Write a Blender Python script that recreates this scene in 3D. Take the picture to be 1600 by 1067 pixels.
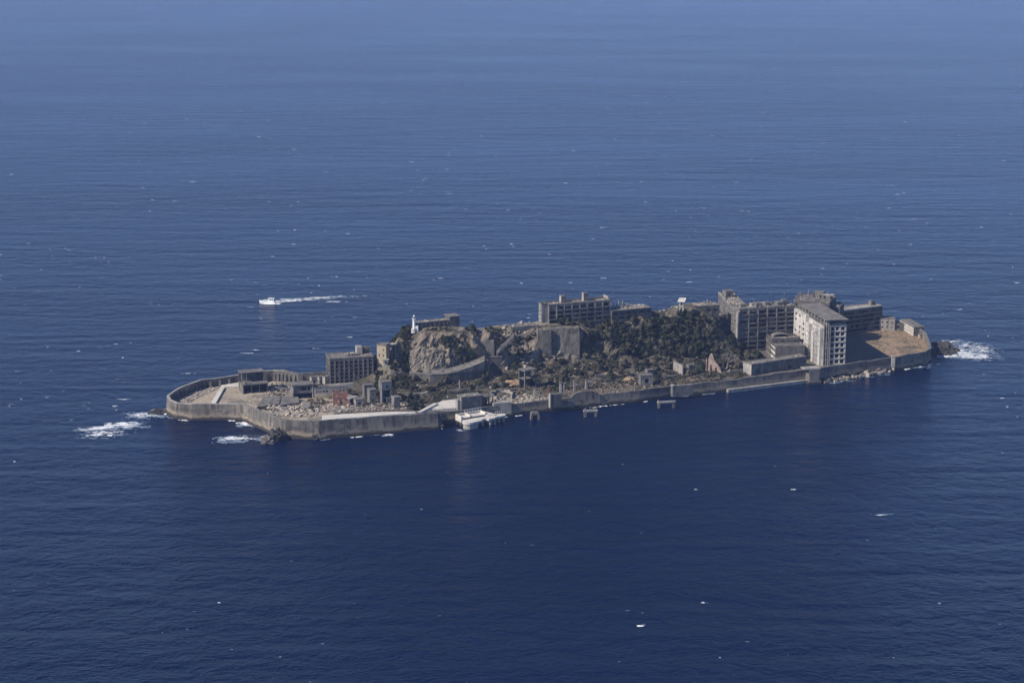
import bpy, math, random
import numpy as np
from mathutils import Vector, noise
R = math.radians
rng = random.Random(7)
for o in list(bpy.data.objects):
    bpy.data.objects.remove(o)
scene = bpy.context.scene
C = scene.collection

# ------------------------------------------------------------------ camera, sky, sun, exposure
F, PITCH, CAMH = 3000.0, R(12.5), 293.0          # focal length in pixels of a 1600 wide frame, metres
cam_d = bpy.data.cameras.new('camera')
cam_d.lens = 36 * F / 1600
cam_d.clip_start, cam_d.clip_end = 1.0, 60000
cam = bpy.data.objects.new('camera', cam_d); C.objects.link(cam)
cam.location = (0, 0, CAMH); cam.rotation_euler = (math.pi/2 - PITCH, 0, 0)
scene.camera = cam

LIGHT = Vector((37, 19, -33)).normalized()       # the way the sunlight travels
SUN_EL = math.asin(-LIGHT.z)
SUN_AZ = math.atan2(-LIGHT.x, -LIGHT.y)          # clockwise from +Y
w = bpy.data.worlds.new('World'); scene.world = w; w.use_nodes = True
wn = w.node_tree.nodes; wl = w.node_tree.links; wn.clear()
sky = wn.new('ShaderNodeTexSky'); sky.sky_type = 'NISHITA'; sky.sun_disc = False
sky.sun_elevation = SUN_EL; sky.sun_rotation = SUN_AZ
sky.air_density = 0.5; sky.dust_density = 0.0; sky.ozone_density = 5.0
bg = wn.new('ShaderNodeBackground'); bg.inputs[1].default_value = 0.15
wo = wn.new('ShaderNodeOutputWorld')
wl.new(sky.outputs[0], bg.inputs[0]); wl.new(bg.outputs[0], wo.inputs[0])
sd = bpy.data.lights.new('sun', 'SUN'); sd.energy = 5.0; sd.angle = R(0.53); sd.color = (1.0, 0.91, 0.78)
sun = bpy.data.objects.new('sun', sd); C.objects.link(sun)
sun.rotation_euler = LIGHT.to_track_quat('-Z', 'Y').to_euler()
scene.view_settings.view_transform = 'Standard'; scene.view_settings.look = 'None'
scene.view_settings.exposure = 0.17; scene.view_settings.gamma = 1.0
scene.view_settings.use_curve_mapping = False
scene.render.engine = 'CYCLES'
scene.cycles.use_denoising = True
scene.cycles.max_bounces = 6; scene.cycles.volume_bounces = 0
scene.cycles.transparent_max_bounces = 6
scene.cycles.caustics_reflective = False; scene.cycles.caustics_refractive = False

# ------------------------------------------------------------------ helpers
sP, cP = math.sin(PITCH), math.cos(PITCH)
def at(px, py, z=0.0):
    """surveyed point of the photograph -> metres, on the level z"""
    u, v = (px-800)/F, (533.5-py)/F
    t = (z-CAMH)/(-sP+v*cP)
    return Vector((u*t, (cP+v*sP)*t, z))

class MB:
    def __init__(s): s.v, s.f, s.m = [], [], []
    def quad(s, *p, m=0):
        n = len(s.v); s.v += [tuple(q) for q in p]; s.f.append(tuple(range(n, n+len(p)))); s.m.append(m)
    def box(s, x0, x1, y0, y1, z0, z1, m=0):
        n = len(s.v)
        s.v += [(x0,y0,z0),(x1,y0,z0),(x1,y1,z0),(x0,y1,z0),(x0,y0,z1),(x1,y0,z1),(x1,y1,z1),(x0,y1,z1)]
        for f in ((3,2,1,0),(4,5,6,7),(0,1,5,4),(1,2,6,5),(2,3,7,6),(3,0,4,7)):
            s.f.append(tuple(n+i for i in f)); s.m.append(m)
    def hexa(s, p, m=0):                          # eight corners in box order
        n = len(s.v); s.v += [tuple(q) for q in p]
        for f in ((3,2,1,0),(4,5,6,7),(0,1,5,4),(1,2,6,5),(2,3,7,6),(3,0,4,7)):
            s.f.append(tuple(n+i for i in f)); s.m.append(m)
    def prism(s, poly, z0, z1, m=0, top=None):    # ccw polygon; top: other polygon for the upper ring
        n = len(s.v); k = len(poly); t = top or poly
        s.v += [(p[0], p[1], z0) for p in poly] + [(p[0], p[1], z1 if len(p) < 3 else p[2]) for p in t]
        s.f.append(tuple(n+k-1-i for i in range(k))); s.m.append(m)
        s.f.append(tuple(n+k+i for i in range(k))); s.m.append(m)
        for i in range(k):
            j = (i+1) % k; s.f.append((n+i, n+j, n+k+j, n+k+i)); s.m.append(m)
    def tube(s, a, b, r0, r1, seg=7, m=0):
        a, b = Vector(a), Vector(b); d = (b-a).normalized()
        x = d.orthogonal().normalized(); y = d.cross(x); n = len(s.v)
        for c, r in ((a, r0), (b, r1)):
            for i in range(seg):
                t = 2*math.pi*i/seg; s.v.append(tuple(c + (x*math.cos(t)+y*math.sin(t))*r))
        for i in range(seg):
            j = (i+1) % seg; s.f.append((n+i, n+j, n+seg+j, n+seg+i)); s.m.append(m)
        s.f.append(tuple(n+seg+i for i in range(seg))); s.m.append(m)
        s.f.append(tuple(n+seg-1-i for i in range(seg))); s.m.append(m)
    def chunk(s, c, r, rg, flat=1.0, m=0):        # a broken lump
        n = len(s.v); a = rg.uniform(0, 6.28); ca, sa = math.cos(a), math.sin(a)
        sx, sy, sz = rg.uniform(.5,1.4)*r, rg.uniform(.4,1.0)*r, rg.uniform(.25,.8)*r*flat
        tx, ty = rg.uniform(-.4,.4), rg.uniform(-.4,.4)
        for (i,j,k) in ((-1,-1,-1),(1,-1,-1),(1,1,-1),(-1,1,-1),(-1,-1,1),(1,-1,1),(1,1,1),(-1,1,1)):
            x = (i*rg.uniform(.6,1))*sx; y = (j*rg.uniform(.6,1))*sy; z = (k*rg.uniform(.6,1))*sz
            z += x*tx + y*ty
            s.v.append((c[0]+x*ca-y*sa, c[1]+x*sa+y*ca, c[2]+z))
        for f in ((3,2,1,0),(4,5,6,7),(0,1,5,4),(1,2,6,5),(2,3,7,6),(3,0,4,7)):
            s.f.append(tuple(n+i for i in f)); s.m.append(m)
    def mesh(s, name, mats):
        me = bpy.data.meshes.new(name); me.from_pydata(s.v, [], s.f)
        for m in (mats if isinstance(mats, (list, tuple)) else [mats]): me.materials.append(m)
        if any(s.m): me.polygons.foreach_set('material_index', s.m)
        me.update(); return me
    def build(s, name, mats, parent=None, loc=None, rz=0):
        o = bpy.data.objects.new(name, s.mesh(name, mats)); C.objects.link(o)
        o.parent = parent
        if loc is not None: o.location = loc
        o.rotation_euler = (0, 0, rz)
        return o
def tag(o, label=None, cat=None, group=None, kind=None):
    if label: o['label'] = label
    if cat: o['category'] = cat
    if group: o['group'] = group
    if kind: o['kind'] = kind
    return o
def thing(name, label, cat, loc, rz=0, group=None):
    o = bpy.data.objects.new(name, None); C.objects.link(o)
    o.location = loc; o.rotation_euler = (0, 0, rz); o.empty_display_size = 1
    return tag(o, label, cat, group)
def link(name, mesh, parent, loc=(0,0,0), rz=0, sc=None):
    o = bpy.data.objects.new(name, mesh); C.objects.link(o); o.parent = parent
    o.location = loc; o.rotation_euler = (0, 0, rz)
    if sc: o.scale = sc
    return o

# ------------------------------------------------------------------ materials
def nm(name):
    m = bpy.data.materials.new(name); m.use_nodes = True
    nt = m.node_tree; return m, nt, nt.nodes, nt.links, nt.nodes['Principled BSDF']
def mixcol(nt, fac, a, b, blend='MIX'):
    n = nt.nodes.new('ShaderNodeMix'); n.data_type = 'RGBA'; n.blend_type = blend
    for s, v in ((n.inputs[0], fac), (n.inputs[6], a), (n.inputs[7], b)):
        if hasattr(v, 'is_linked'): nt.links.new(v, s)
        elif isinstance(v, (int, float)): s.default_value = v
        else: s.default_value = (*v, 1)
    return n.outputs[2]
def noise_fac(nt, scale, lo, hi, stretch=None, detail=4.0, rough=.6):
    g = nt.nodes.new('ShaderNodeNewGeometry'); src = g.outputs['Position']
    if stretch:
        mp = nt.nodes.new('ShaderNodeMapping'); mp.inputs['Scale'].default_value = stretch
        nt.links.new(src, mp.inputs[0]); src = mp.outputs[0]
    n = nt.nodes.new('ShaderNodeTexNoise'); n.inputs['Scale'].default_value = scale
    n.inputs['Detail'].default_value = detail; n.inputs['Roughness'].default_value = rough
    nt.links.new(src, n.inputs['Vector'])
    r = nt.nodes.new('ShaderNodeMapRange'); r.inputs[1].default_value = lo; r.inputs[2].default_value = hi
    nt.links.new(n.outputs[0], r.inputs[0]); return r.outputs[0]
def concrete(name, base, dark, light, streak=.5, patch=.6):
    m, nt, ns, ls, b = nm(name)
    c = mixcol(nt, noise_fac(nt, .11, .38, .66), base, light)
    f = noise_fac(nt, .55, .45, .72, (1, 1, .18))
    ml = ns.new('ShaderNodeMath'); ml.operation = 'MULTIPLY'; ls.new(f, ml.inputs[0]); ml.inputs[1].default_value = streak
    c = mixcol(nt, ml.outputs[0], c, dark)
    f2 = noise_fac(nt, .32, .5, .68)
    m2 = ns.new('ShaderNodeMath'); m2.operation = 'MULTIPLY'; ls.new(f2, m2.inputs[0]); m2.inputs[1].default_value = patch
    c = mixcol(nt, m2.outputs[0], c, dark)
    ls.new(c, b.inputs['Base Color']); b.inputs['Roughness'].default_value = .9
    b.inputs['Specular IOR Level'].default_value = .25
    return m
def plain(name, col, rough=.8, var=.25, scale=.8):
    m, nt, ns, ls, b = nm(name)
    c = mixcol(nt, noise_fac(nt, scale, .3, .7), tuple(x*(1-var) for x in col), tuple(min(.9, x*(1+var)) for x in col))
    ls.new(c, b.inputs['Base Color']); b.inputs['Roughness'].default_value = rough
    b.inputs['Specular IOR Level'].default_value = .3
    return m
M = {}
M['conc'] = concrete('weathered_concrete', (.165,.155,.142), (.055,.053,.052), (.235,.22,.20), .75, .75)
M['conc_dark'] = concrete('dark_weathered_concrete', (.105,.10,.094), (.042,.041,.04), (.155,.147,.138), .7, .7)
M['conc_light'] = concrete('pale_concrete', (.31,.29,.262), (.13,.122,.112), (.42,.395,.355), .6, .6)
M['white'] = concrete('white_plaster', (.52,.495,.455), (.21,.195,.172), (.68,.65,.6), .85, .8)
M['beige'] = concrete('beige_plaster', (.42,.345,.24), (.22,.18,.13), (.5,.42,.3), .4, .4)
M['plaza'] = concrete('new_concrete', (.56,.525,.47), (.3,.28,.25), (.66,.62,.56), .45, .5)
M['roof'] = concrete('roof_concrete', (.17,.158,.142), (.07,.067,.062), (.235,.218,.195), .4, .8)
M['brick'] = concrete('red_brick', (.26,.12,.09), (.11,.065,.055), (.32,.19,.15), .6, .8)
M['void_shade'] = plain('opening_shade', (.018,.018,.02), .9, .3)  # near-black colour stands for the unlit depth behind openings
M['frame'] = plain('grey_frame', (.2,.19,.18), .7)
M['paint'] = plain('white_paint', (.8,.8,.79), .35, .03)
M['glass'] = plain('boat_glass', (.02,.025,.03), .15, .1)
M['trunk'] = plain('bark', (.11,.085,.065), .9)
M['dead'] = plain('dead_wood', (.26,.235,.21), .9)
M['boulder'] = concrete('sea_boulder', (.13,.12,.11), (.05,.048,.045), (.22,.2,.18))
M['wetrock'] = concrete('wet_rock', (.05,.047,.045), (.025,.024,.024), (.085,.078,.07))
M['rubble'] = concrete('broken_concrete', (.40,.35,.285), (.15,.133,.112), (.52,.46,.38), .5, .6)
M['rubble_red'] = concrete('broken_brick', (.27,.185,.15), (.11,.085,.075), (.36,.28,.23), .5, .6)
M['soil'] = concrete('bare_soil', (.30,.21,.125), (.17,.125,.08), (.36,.26,.16), .3, .5)
M['rust'] = plain('rusty_steel', (.2,.11,.07), .8)
def leafmat(name, a, b):
    m, nt, ns, ls, p = nm(name)
    oi = ns.new('ShaderNodeObjectInfo')
    c = mixcol(nt, noise_fac(nt, .35, .35, .65), a, b)
    h = ns.new('ShaderNodeHueSaturation'); ls.new(c, h.inputs['Color'])
    mr = ns.new('ShaderNodeMapRange'); mr.inputs[3].default_value = .7; mr.inputs[4].default_value = 1.35
    ls.new(oi.outputs['Random'], mr.inputs[0]); ls.new(mr.outputs[0], h.inputs['Value'])
    ls.new(h.outputs[0], p.inputs['Base Color']); p.inputs['Roughness'].default_value = .75
    p.inputs['Specular IOR Level'].default_value = .2
    return m
M['leaf'] = leafmat('evergreen_leaves', (.013,.021,.012), (.032,.041,.021))
M['leaf_olive'] = leafmat('olive_leaves', (.034,.036,.021), (.062,.058,.034))
M['leaf_dry'] = leafmat('dry_scrub', (.07,.062,.045), (.12,.105,.075))

# seawall: old rendered stone, a paler tide band and a dark wet foot
def seawall_mat():
    m, nt, ns, ls, b = nm('seawall_stone')
    c = mixcol(nt, noise_fac(nt, .05, .4, .62), (.16,.148,.132), (.29,.255,.212))
    c = mixcol(nt, noise_fac(nt, .45, .42, .68, (1,1,.14)), c, (.075,.072,.07))
    g = ns.new('ShaderNodeNewGeometry'); sx = ns.new('ShaderNodeSeparateXYZ'); ls.new(g.outputs['Position'], sx.inputs[0])
    cx = ns.new('ShaderNodeCombineXYZ'); ls.new(sx.outputs[0], cx.inputs[0]); ls.new(sx.outputs[2], cx.inputs[1])
    bk = ns.new('ShaderNodeTexBrick'); bk.inputs['Scale'].default_value = .16; bk.inputs['Color1'].default_value = (.62,.62,.62,1); bk.inputs['Color2'].default_value = (1.15,1.12,1.08,1)
    bk.inputs['Mortar'].default_value = (.5,.5,.5,1); bk.inputs['Mortar Size'].default_value = .012; bk.inputs['Brick Width'].default_value = 1.3; bk.inputs['Row Height'].default_value = .55; ls.new(cx.outputs[0], bk.inputs['Vector'])
    c = mixcol(nt, .75, c, bk.outputs['Color'], 'MULTIPLY')
    wob = noise_fac(nt, .12, .3, .7)
    def zband(z0, z1, amp):
        a = ns.new('ShaderNodeMath'); a.operation = 'MULTIPLY_ADD'; ls.new(wob, a.inputs[0]); a.inputs[1].default_value = -amp; ls.new(sx.outputs[2], a.inputs[2])
        r = ns.new('ShaderNodeMapRange'); r.inputs[1].default_value = z0; r.inputs[2].default_value = z1; ls.new(a.outputs[0], r.inputs[0])
        return r.outputs[0]
    c = mixcol(nt, zband(3.6, 1.6, 2.5), c, (.29,.24,.18))
    c = mixcol(nt, noise_fac(nt, .22, .55, .7, (1,1,2.2)), c, (.085,.08,.075))
    c = mixcol(nt, zband(1.6, .4, 1.9), c, (.05,.046,.04))
    ls.new(c, b.inputs['Base Color']); b.inputs['Roughness'].default_value = .9
    b.inputs['Specular IOR Level'].default_value = .25
    return m
M['seawall'] = seawall_mat()
M['rockface'] = concrete('rendered_rock', (.225,.195,.158), (.085,.078,.068), (.3,.255,.2), .9, .9)

# ------------------------------------------------------------------ sea
def sea_mat():
    m, nt, ns, ls, b = nm('sea_water')
    b.inputs['Base Color'].default_value = (.0002, .0075, .036, 1)
    b.inputs['Roughness'].default_value = .18; b.inputs['IOR'].default_value = 1.17
    g = ns.new('ShaderNodeNewGeometry')
    def layer(rot, scl, stretch, detail):
        mp = ns.new('ShaderNodeMapping'); mp.inputs['Rotation'].default_value = (0, 0, R(rot))
        mp.inputs['Scale'].default_value = (scl*stretch, scl, scl)
        ls.new(g.outputs['Position'], mp.inputs[0])
        n = ns.new('ShaderNodeTexNoise'); n.inputs['Scale'].default_value = 1.0
        n.inputs['Detail'].default_value = detail; n.inputs['Roughness'].default_value = .62
        n.inputs['Distortion'].default_value = .4
        ls.new(mp.outputs[0], n.inputs['Vector']); return n.outputs[0]
    big = layer(-24, 1/30, .6, 6); mid = layer(14, 1/9, .8, 5); sm = layer(-4, 1/2.6, .8, 3)
    gust = layer(24, 1/210, .3, 4); swell = layer(-27, 1/26, .2, 1)
    def madd(x, k, y=None):
        a = ns.new('ShaderNodeMath'); a.operation = 'MULTIPLY_ADD'; ls.new(x, a.inputs[0])
        if hasattr(k, 'is_linked'): ls.new(k, a.inputs[1])
        else: a.inputs[1].default_value = k
        if y is None: a.inputs[2].default_value = 0
        else: ls.new(y, a.inputs[2])
        return a.outputs[0]
    gr = ns.new('ShaderNodeMapRange'); gr.inputs[1].default_value = .35; gr.inputs[2].default_value = .65
    gr.inputs[3].default_value = .5; gr.inputs[4].default_value = 1.5; ls.new(gust, gr.inputs[0])
    h = madd(swell, 2.8, madd(sm, .6, madd(mid, 2.2, madd(big, 1.8))))
    bp = ns.new('ShaderNodeBump'); bp.inputs['Distance'].default_value = 1.0
    ls.new(gr.outputs[0], bp.inputs['Strength']); bp.inputs['Strength'].default_value = 1
    ls.new(h, bp.inputs['Height']); ls.new(bp.outputs[0], b.inputs['Normal'])
    return m
sea = MB()
sea.quad((-14000, -1500, 0), (14000, -1500, 0), (14000, 26000, 0), (-14000, 26000, 0))
tag(sea.build('sea', sea_mat()), kind='structure')

# ------------------------------------------------------------------ island outline (counter-clockwise, interior on the left)
near = [(259,643,10),(263,650,10),(275,655,10),(300,657,10),(358,656.5,10),(378,657.5,10.3),(398,667,10.6),(425,679,10.8),
        (445,684.5,10.8),(470,686,10.8),(499,687,11),(600,678,10.4),(686,670.5,9.6),
        (690,662,7),(735,658,7),(772,653,7),(797,650,7.2),(870,642,7),(1000,628,7),(1055,620,7.2),(1135,612.5,7.2),
        (1262,597,8.3),(1280,596,8.6),(1300,592.5,8.6),(1393,580,9),(1447,571.5,9.6),(1456,566.5,10)]
OUT = []                                            # (x, y, top z)
for px, py, h in near:
    p = at(px, py, 0); OUT.append((p.x, p.y, h))
for px, py, z in [(1454,531,10.5),(1449,519,11),(1440,512,11),(1425,506,11),(1390,496,11)]:
    p = at(px, py, z); OUT.append((p.x, p.y, z))
for x, y in [(205,1357),(125,1337),(40,1303),(-40,1261),(-92,1218)]: OUT.append((x, y, 11))
for px, py, z in [(515,580,10.5),(467,582.5,10.5),(447,577.5,11.5),(427,577,11.5),(378,583,10.5),(355,587,10.5),(312,592,10.5),(282,603,10.3),(266,612,10.1)]:
    p = at(px, py, z); OUT.append((p.x, p.y, z))
NO = len(OUT)
def offset_line(pts, closed, dist):
    """shift a path to its left by dist"""
    n = len(pts); res = []
    for i in range(n):
        a = Vector(pts[i-1][:2]) if (closed or i > 0) else None
        b = Vector(pts[i][:2]); c = Vector(pts[(i+1) % n][:2]) if (closed or i < n-1) else None
        d1 = (b-a).normalized() if a is not None else None; d2 = (c-b).normalized() if c is not None else None
        d1 = d1 or d2; d2 = d2 or d1
        n1 = Vector((-d1.y, d1.x)); n2 = Vector((-d2.y, d2.x)); m = (n1+n2)
        m = m.normalized() if m.length > .01 else n1
        k = dist/max(.5, m.dot(n1)); res.append(b + m*k)
    return res
in1 = offset_line(OUT, True, .9)       # top outer edge (battered face)
in2 = offset_line(OUT, True, 2.3)      # inner face
mid_ring = offset_line(OUT, True, 1.5)
SEG = [  # first vertex, last vertex, label
 (0, 5, 'pale curved seawall round the left tip of the island, facing the camera'),
 (5, 8, 'slanting stretch of stained seawall behind the small breakers'),
 (8, 10, 'short beige seawall stretch ending at the sharp near corner'),
 (10, 12, 'long streaked seawall below the white concrete strip'),
 (12, 16, 'low dark quay wall behind the white landing pier'),
 (16, 20, 'long grey seawall in front of the scrub and standing pillars'),
 (20, 22, 'grey seawall below the long low building, with a ledge'),
 (22, 24, 'seawall stretch behind the boulders below the tall school'),
 (24, 26, 'dark seawall at the near edge of the bare brown field'),
 (26, 31, 'curved seawall closing the right end of the brown field'),
 (31, 37, 'far seawall hidden mostly behind the hill and apartment blocks'),
 (37, 39, 'straight far seawall left of the windowed block, with box ruins at its foot'),
 (39, 41, 'humped far seawall behind the open ruined hall'),
 (41, 46, 'thin far seawall curving behind the rubble at the left tip')]
for a, b, lab in SEG:
    ids = [i % NO for i in range(a, b+1)]
    r = thing('seawall', lab, 'seawall', (OUT[ids[0]][0], OUT[ids[0]][1], 0))
    ox, oy = OUT[ids[0]][:2]
    wall, cop = MB(), MB()
    for i, j in zip(ids[:-1], ids[1:]):
        # cut long runs so the top edge can be slightly uneven
        p, q = OUT[i], OUT[j]; L = math.hypot(q[0]-p[0], q[1]-p[1]); n = max(1, int(L/7))
        for k in range(n):
            def at_(t, jit):
                lerp = lambda A, B: (A[0]+(B[0]-A[0])*t-ox, A[1]+(B[1]-A[1])*t-oy)
                z = p[2]+(q[2]-p[2])*t + jit
                return lerp(p, q), lerp(in1[i], in1[j]), lerp(in2[i], in2[j]), z
            j0 = .3*math.sin(k*2.3+i*1.7) if 0 < k < n else 0
            j1 = .3*math.sin((k+1)*2.3+i*1.7) if k+1 < n else 0
            A, B = at_(k/n, j0), at_((k+1)/n, j1)
            wall.hexa([(*A[0],-4),(*B[0],-4),(*B[2],-4),(*A[2],-4),(*A[1],A[3]-.5),(*B[1],B[3]-.5),(*B[2],B[3]-.5),(*A[2],A[3]-.5)])
            cop.hexa([(*A[1],A[3]-.5),(*B[1],B[3]-.5),(*B[2],B[3]-.5),(*A[2],A[3]-.5),(*A[1],A[3]),(*B[1],B[3]),(*B[2],B[3]),(*A[2],A[3])])
    wall.build('wall', M['seawall'], r); cop.build('coping', M['conc_light' if (a < 5 or a >= 39) else 'conc'], r)
    if a == 20:      # pale ledge along its foot
        led = MB(); po = offset_line([OUT[i] for i in ids], False, -2.2)
        for k in range(len(ids)-1):
            A, B, A2, B2 = OUT[ids[k]], OUT[ids[k+1]], po[k], po[k+1]
            led.hexa([(A2.x-ox,A2.y-oy,-4),(B2.x-ox,B2.y-oy,-4),(B[0]-ox,B[1]-oy,-4),(A[0]-ox,A[1]-oy,-4),
                      (A2.x-ox,A2.y-oy,2.0),(B2.x-ox,B2.y-oy,2.0),(B[0]-ox,B[1]-oy,2.1),(A[0]-ox,A[1]-oy,2.1)])
        led.build('ledge', M['conc_light'], r)
    if a in (37, 39):  # buttresses on the inner face
        for k in range(len(ids)-1):
            for t in (.25, .6, .9):
                i, j = ids[k], ids[k+1]
                x = in2[i].x+(in2[j].x-in2[i].x)*t-ox; y = in2[i].y+(in2[j].y-in2[i].y)*t-oy
                bt = MB(); d = (in2[j]-in2[i]).normalized(); nrm = Vector((-d.y, d.x)); 
                P = lambda u, v, z: (x+d.x*u+nrm.x*v, y+d.y*u+nrm.y*v, z)
                bt.hexa([P(-.8,-.3,2),P(.8,-.3,2),P(.8,2.2,2),P(-.8,2.2,2),P(-.8,-.3,9.6),P(.8,-.3,9.6),P(.8,.5,9.2),P(-.8,.5,9.2)])
                bt.build('buttress', M['conc_dark'], r)
    if a == 41:
        for k in range(1, len(ids)-1):
            for t in (0, .35, .7):
                i, j = ids[k], ids[(k+1) % len(ids)]
                x = in2[i].x+(in2[j].x-in2[i].x)*t-ox; y = in2[i].y+(in2[j].y-in2[i].y)*t-oy
                bt = MB(); d = (in2[j]-in2[i]).normalized(); nrm = Vector((-d.y, d.x))
                P = lambda u, v, z: (x+d.x*u+nrm.x*v, y+d.y*u+nrm.y*v, z)
                bt.hexa([P(-.6,-.3,2),P(.6,-.3,2),P(.6,3.6,2),P(-.6,3.6,2),P(-.6,-.3,9.2),P(.6,-.3,9.2),P(.6,.3,8.8),P(-.6,.3,8.8)])
                bt.build('buttress', M['conc'], r)

# ------------------------------------------------------------------ terrain
CP = []
def cp(px, py, z): p = at(px, py, z); CP.append((p.x, p.y, z))
for i, (x, y, z) in enumerate(OUT):
    q = in2[i]
    CP.append((q.x, q.y, 4.6 if (i <= 7 or i >= 37) else 8.0 if i in (9,10,11) else 6.6 if i == 12 else 5.6))
for px, py in [(290,640),(290,615),(330,640),(330,605),(380,640),(380,600),(430,640),(430,600),(470,650),(470,600),(500,600)]: cp(px, py, 4.8)
for px, py in [(520,653),(560,651),(600,648),(630,646)]: cp(px, py, 8.0)
for px, py in [(500,638),(540,635),(580,636),(620,634),(560,604),(520,600)]: cp(px, py, 5.6)
for t in [(620,610,6.5),(600,600,6.5),(690,635,5.2),(690,612,6.2),(650,620,6),(760,625,5.4),(760,600,7.4),(840,615,5.6),(840,590,8),(920,600,6),(920,580,8.2),
          (1000,600,6),(1000,577,8.2),(1080,590,6),(1080,570,7.6),(1150,590,6),(1150,562,6),(1200,580,6),(1240,555,6),(1300,565,6),
          (1380,545,6),(1340,520,6),(1430,530,6),(1400,515,6),(1200,540,6),(1130,545,6.5),(1150,530,6)]: cp(*t)
COLS = [(628,578,12,523,33.5),(645,580,12,517,35.5),(668,581,12,518,36),(692,581,12,519,35.5),(716,579,12,520,35),(740,577,12,521,34),
        (770,572,12,517,34),(800,570,12,514,34),(840,568,12,511,34),(870,563,12,510,34),(905,563,11,508,34),(950,566,9,497,35),
        (1000,563,9,490,36),(1065,562,9,481,36.5),(1100,560,8.5,489,33.5),(1120,558,8,500,29)]
for px, yt, zt, yc, zc in COLS:
    cp(px, yt, zt); cp(px, yc, zc)
    a, b = at(px, yt, zt), at(px, yc, zc)
    CP.append((b.x, b.y+9, zc+.6)); CP.append((b.x, b.y+18, zc-.5)); CP.append((b.x, b.y+34, 12.0))
for t in [(607,558,21.5),(616,552,24),(598,563,18.5),(590,567,16),(596,576,12),(606,575,14),(590,598,6.5),(612,590,8)]: cp(*t)
for x, y in [(150,1308),(170,1270),(-115,1168)]: CP.append((x, y, 6))
CPa = np.array(CP); XY = CPa[:, :2]
D = np.sqrt(((XY[:, None]-XY[None])**2).sum(-1)) + np.eye(len(XY))*-1.2
A = np.zeros((len(XY)+1,)*2); A[:-1, :-1] = D; A[-1, :-1] = A[:-1, -1] = 1
Wt = np.linalg.solve(A, np.append(CPa[:, 2], 0))
def terrain_np(P):
    out = np.empty(len(P))
    for s in range(0, len(P), 20000):
        q = P[s:s+20000]
        d = np.sqrt(((q[:, None]-XY[None])**2).sum(-1)); out[s:s+20000] = d @ Wt[:-1] + Wt[-1]
    return out
def T(x, y): return float(terrain_np(np.array([[x, y]]))[0])
def inside(P, poly):
    res = np.zeros(len(P), bool); n = len(poly)
    for i in range(n):
        x1, y1 = poly[i][:2]; x2, y2 = poly[(i+1) % n][:2]
        c = (y1 > P[:, 1]) != (y2 > P[:, 1])
        with np.errstate(divide='ignore', invalid='ignore'):
            res ^= c & (P[:, 0] < (x2-x1)*(P[:, 1]-y1)/(y2-y1)+x1)
    return res
def zone(pts, z=5.5): return [tuple(at(px, py, z)[:2]) for px, py in pts]
ST = 1.05
xs = np.arange(-222, 292, ST); ys = np.arange(1045, 1382, ST)
GX, GY = np.meshgrid(xs, ys); PT = np.stack([GX.ravel(), GY.ravel()], 1)
ins = inside(PT, [tuple(p) for p in mid_ring])
Z = np.full(len(PT), 4.0); Z[ins] = terrain_np(PT[ins])
Zg = Z.reshape(GX.shape); gy, gx = np.gradient(Zg, ST); slope = np.hypot(gx, gy).ravel()
nin = np.nonzero(ins)[0]
X2, Y2 = PT[:, 0].copy(), PT[:, 1].copy()
FIELD = zone([(1335,470),(1345,528),(1392,562),(1448,553),(1452,522),(1400,505)], 6)
TIP = zone([(262,640),(262,610),(310,592),(385,580),(385,640)], 4)
fld = inside(PT, FIELD); tip = inside(PT, TIP)
deep = inside(PT, [tuple(p) for p in offset_line(OUT, True, 7.0)])
col = np.zeros((len(PT), 4)); col[:, 3] = 1
for i in nin:
    x, y, z = X2[i], Y2[i], Z[i]; s = slope[i]
    p = Vector((x, y, z))
    n1 = noise.fractal(p*.05, 1, 2, 4); n2 = noise.fractal(p*.22+Vector((7,3,1)), 1, 2, 3); n3 = noise.fractal(p*.09+Vector((31,9,4)), 1, 2, 4)
    k = min(1, max(0, (s-.55)/.8)) if deep[i] else 0
    if k > 0:       # crags
        rid = abs(noise.fractal(Vector((x*.11, y*.11, z*.05)), 1, 2, 4))
        n4 = noise.fractal(Vector((x*.5, y*.5, z*.35)), 1, 2, 2); vr = noise.voronoi(Vector((x*.16, y*.16, z*.1)))[0]; fr_ = (vr[1]-vr[0])
        X2[i] += k*(n2*2.0 + n1*2 + n4*.5); Y2[i] += k*(2.6*n3 - 3.2*rid + 1.6*n2 + n4*.7 - 2.6*min(.6, fr_)); Z[i] += k*(n1*1.5+n2*1.4+n4*.6)
    Z[i] += (.35*n2 + .3*n1)*(0.35 if (fld[i] or tip[i]) else 1.0)
    # the ground's own colour
    if fld[i]: c = Vector((.31,.225,.15)).lerp(Vector((.19,.155,.105)), min(1, max(0, n3*1.9+.2)))
    elif x < -105: c = Vector((.38,.325,.255)).lerp(Vector((.2,.176,.145)), min(1, max(0, n3*1.5+.35)))
    elif x < 165: c = Vector((.12,.106,.082)).lerp(Vector((.055,.054,.036)), min(1, max(0, n3*1.8+.5)))
    else: c = Vector((.15,.135,.11))
    if k > 0:
        rock = Vector((.25,.21,.165)).lerp(Vector((.09,.08,.07)), min(1, max(0, n3*1.7+.4)))
        if x > -66: rock = rock.lerp(Vector((.27,.2,.14)), min(1, max(0, n1*1.5)))
        else: rock = rock.lerp(Vector((.1,.09,.068)), .6)
        if x > 45: rock = rock.lerp(Vector((.04,.042,.028)), min(.85, max(0, .75+n2*.6)))
        c = c.lerp(rock, k)
    elif z > 25 and x < 30: c = Vector((.15,.135,.1)).lerp(Vector((.24,.215,.18)), min(1, max(0, n3*1.5+.4)))
    col[i, :3] = c
idx = -np.ones(len(PT), int); idx[nin] = np.arange(len(nin))
ni, nj = GX.shape
q = np.arange(len(PT)).reshape(ni, nj)
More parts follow.
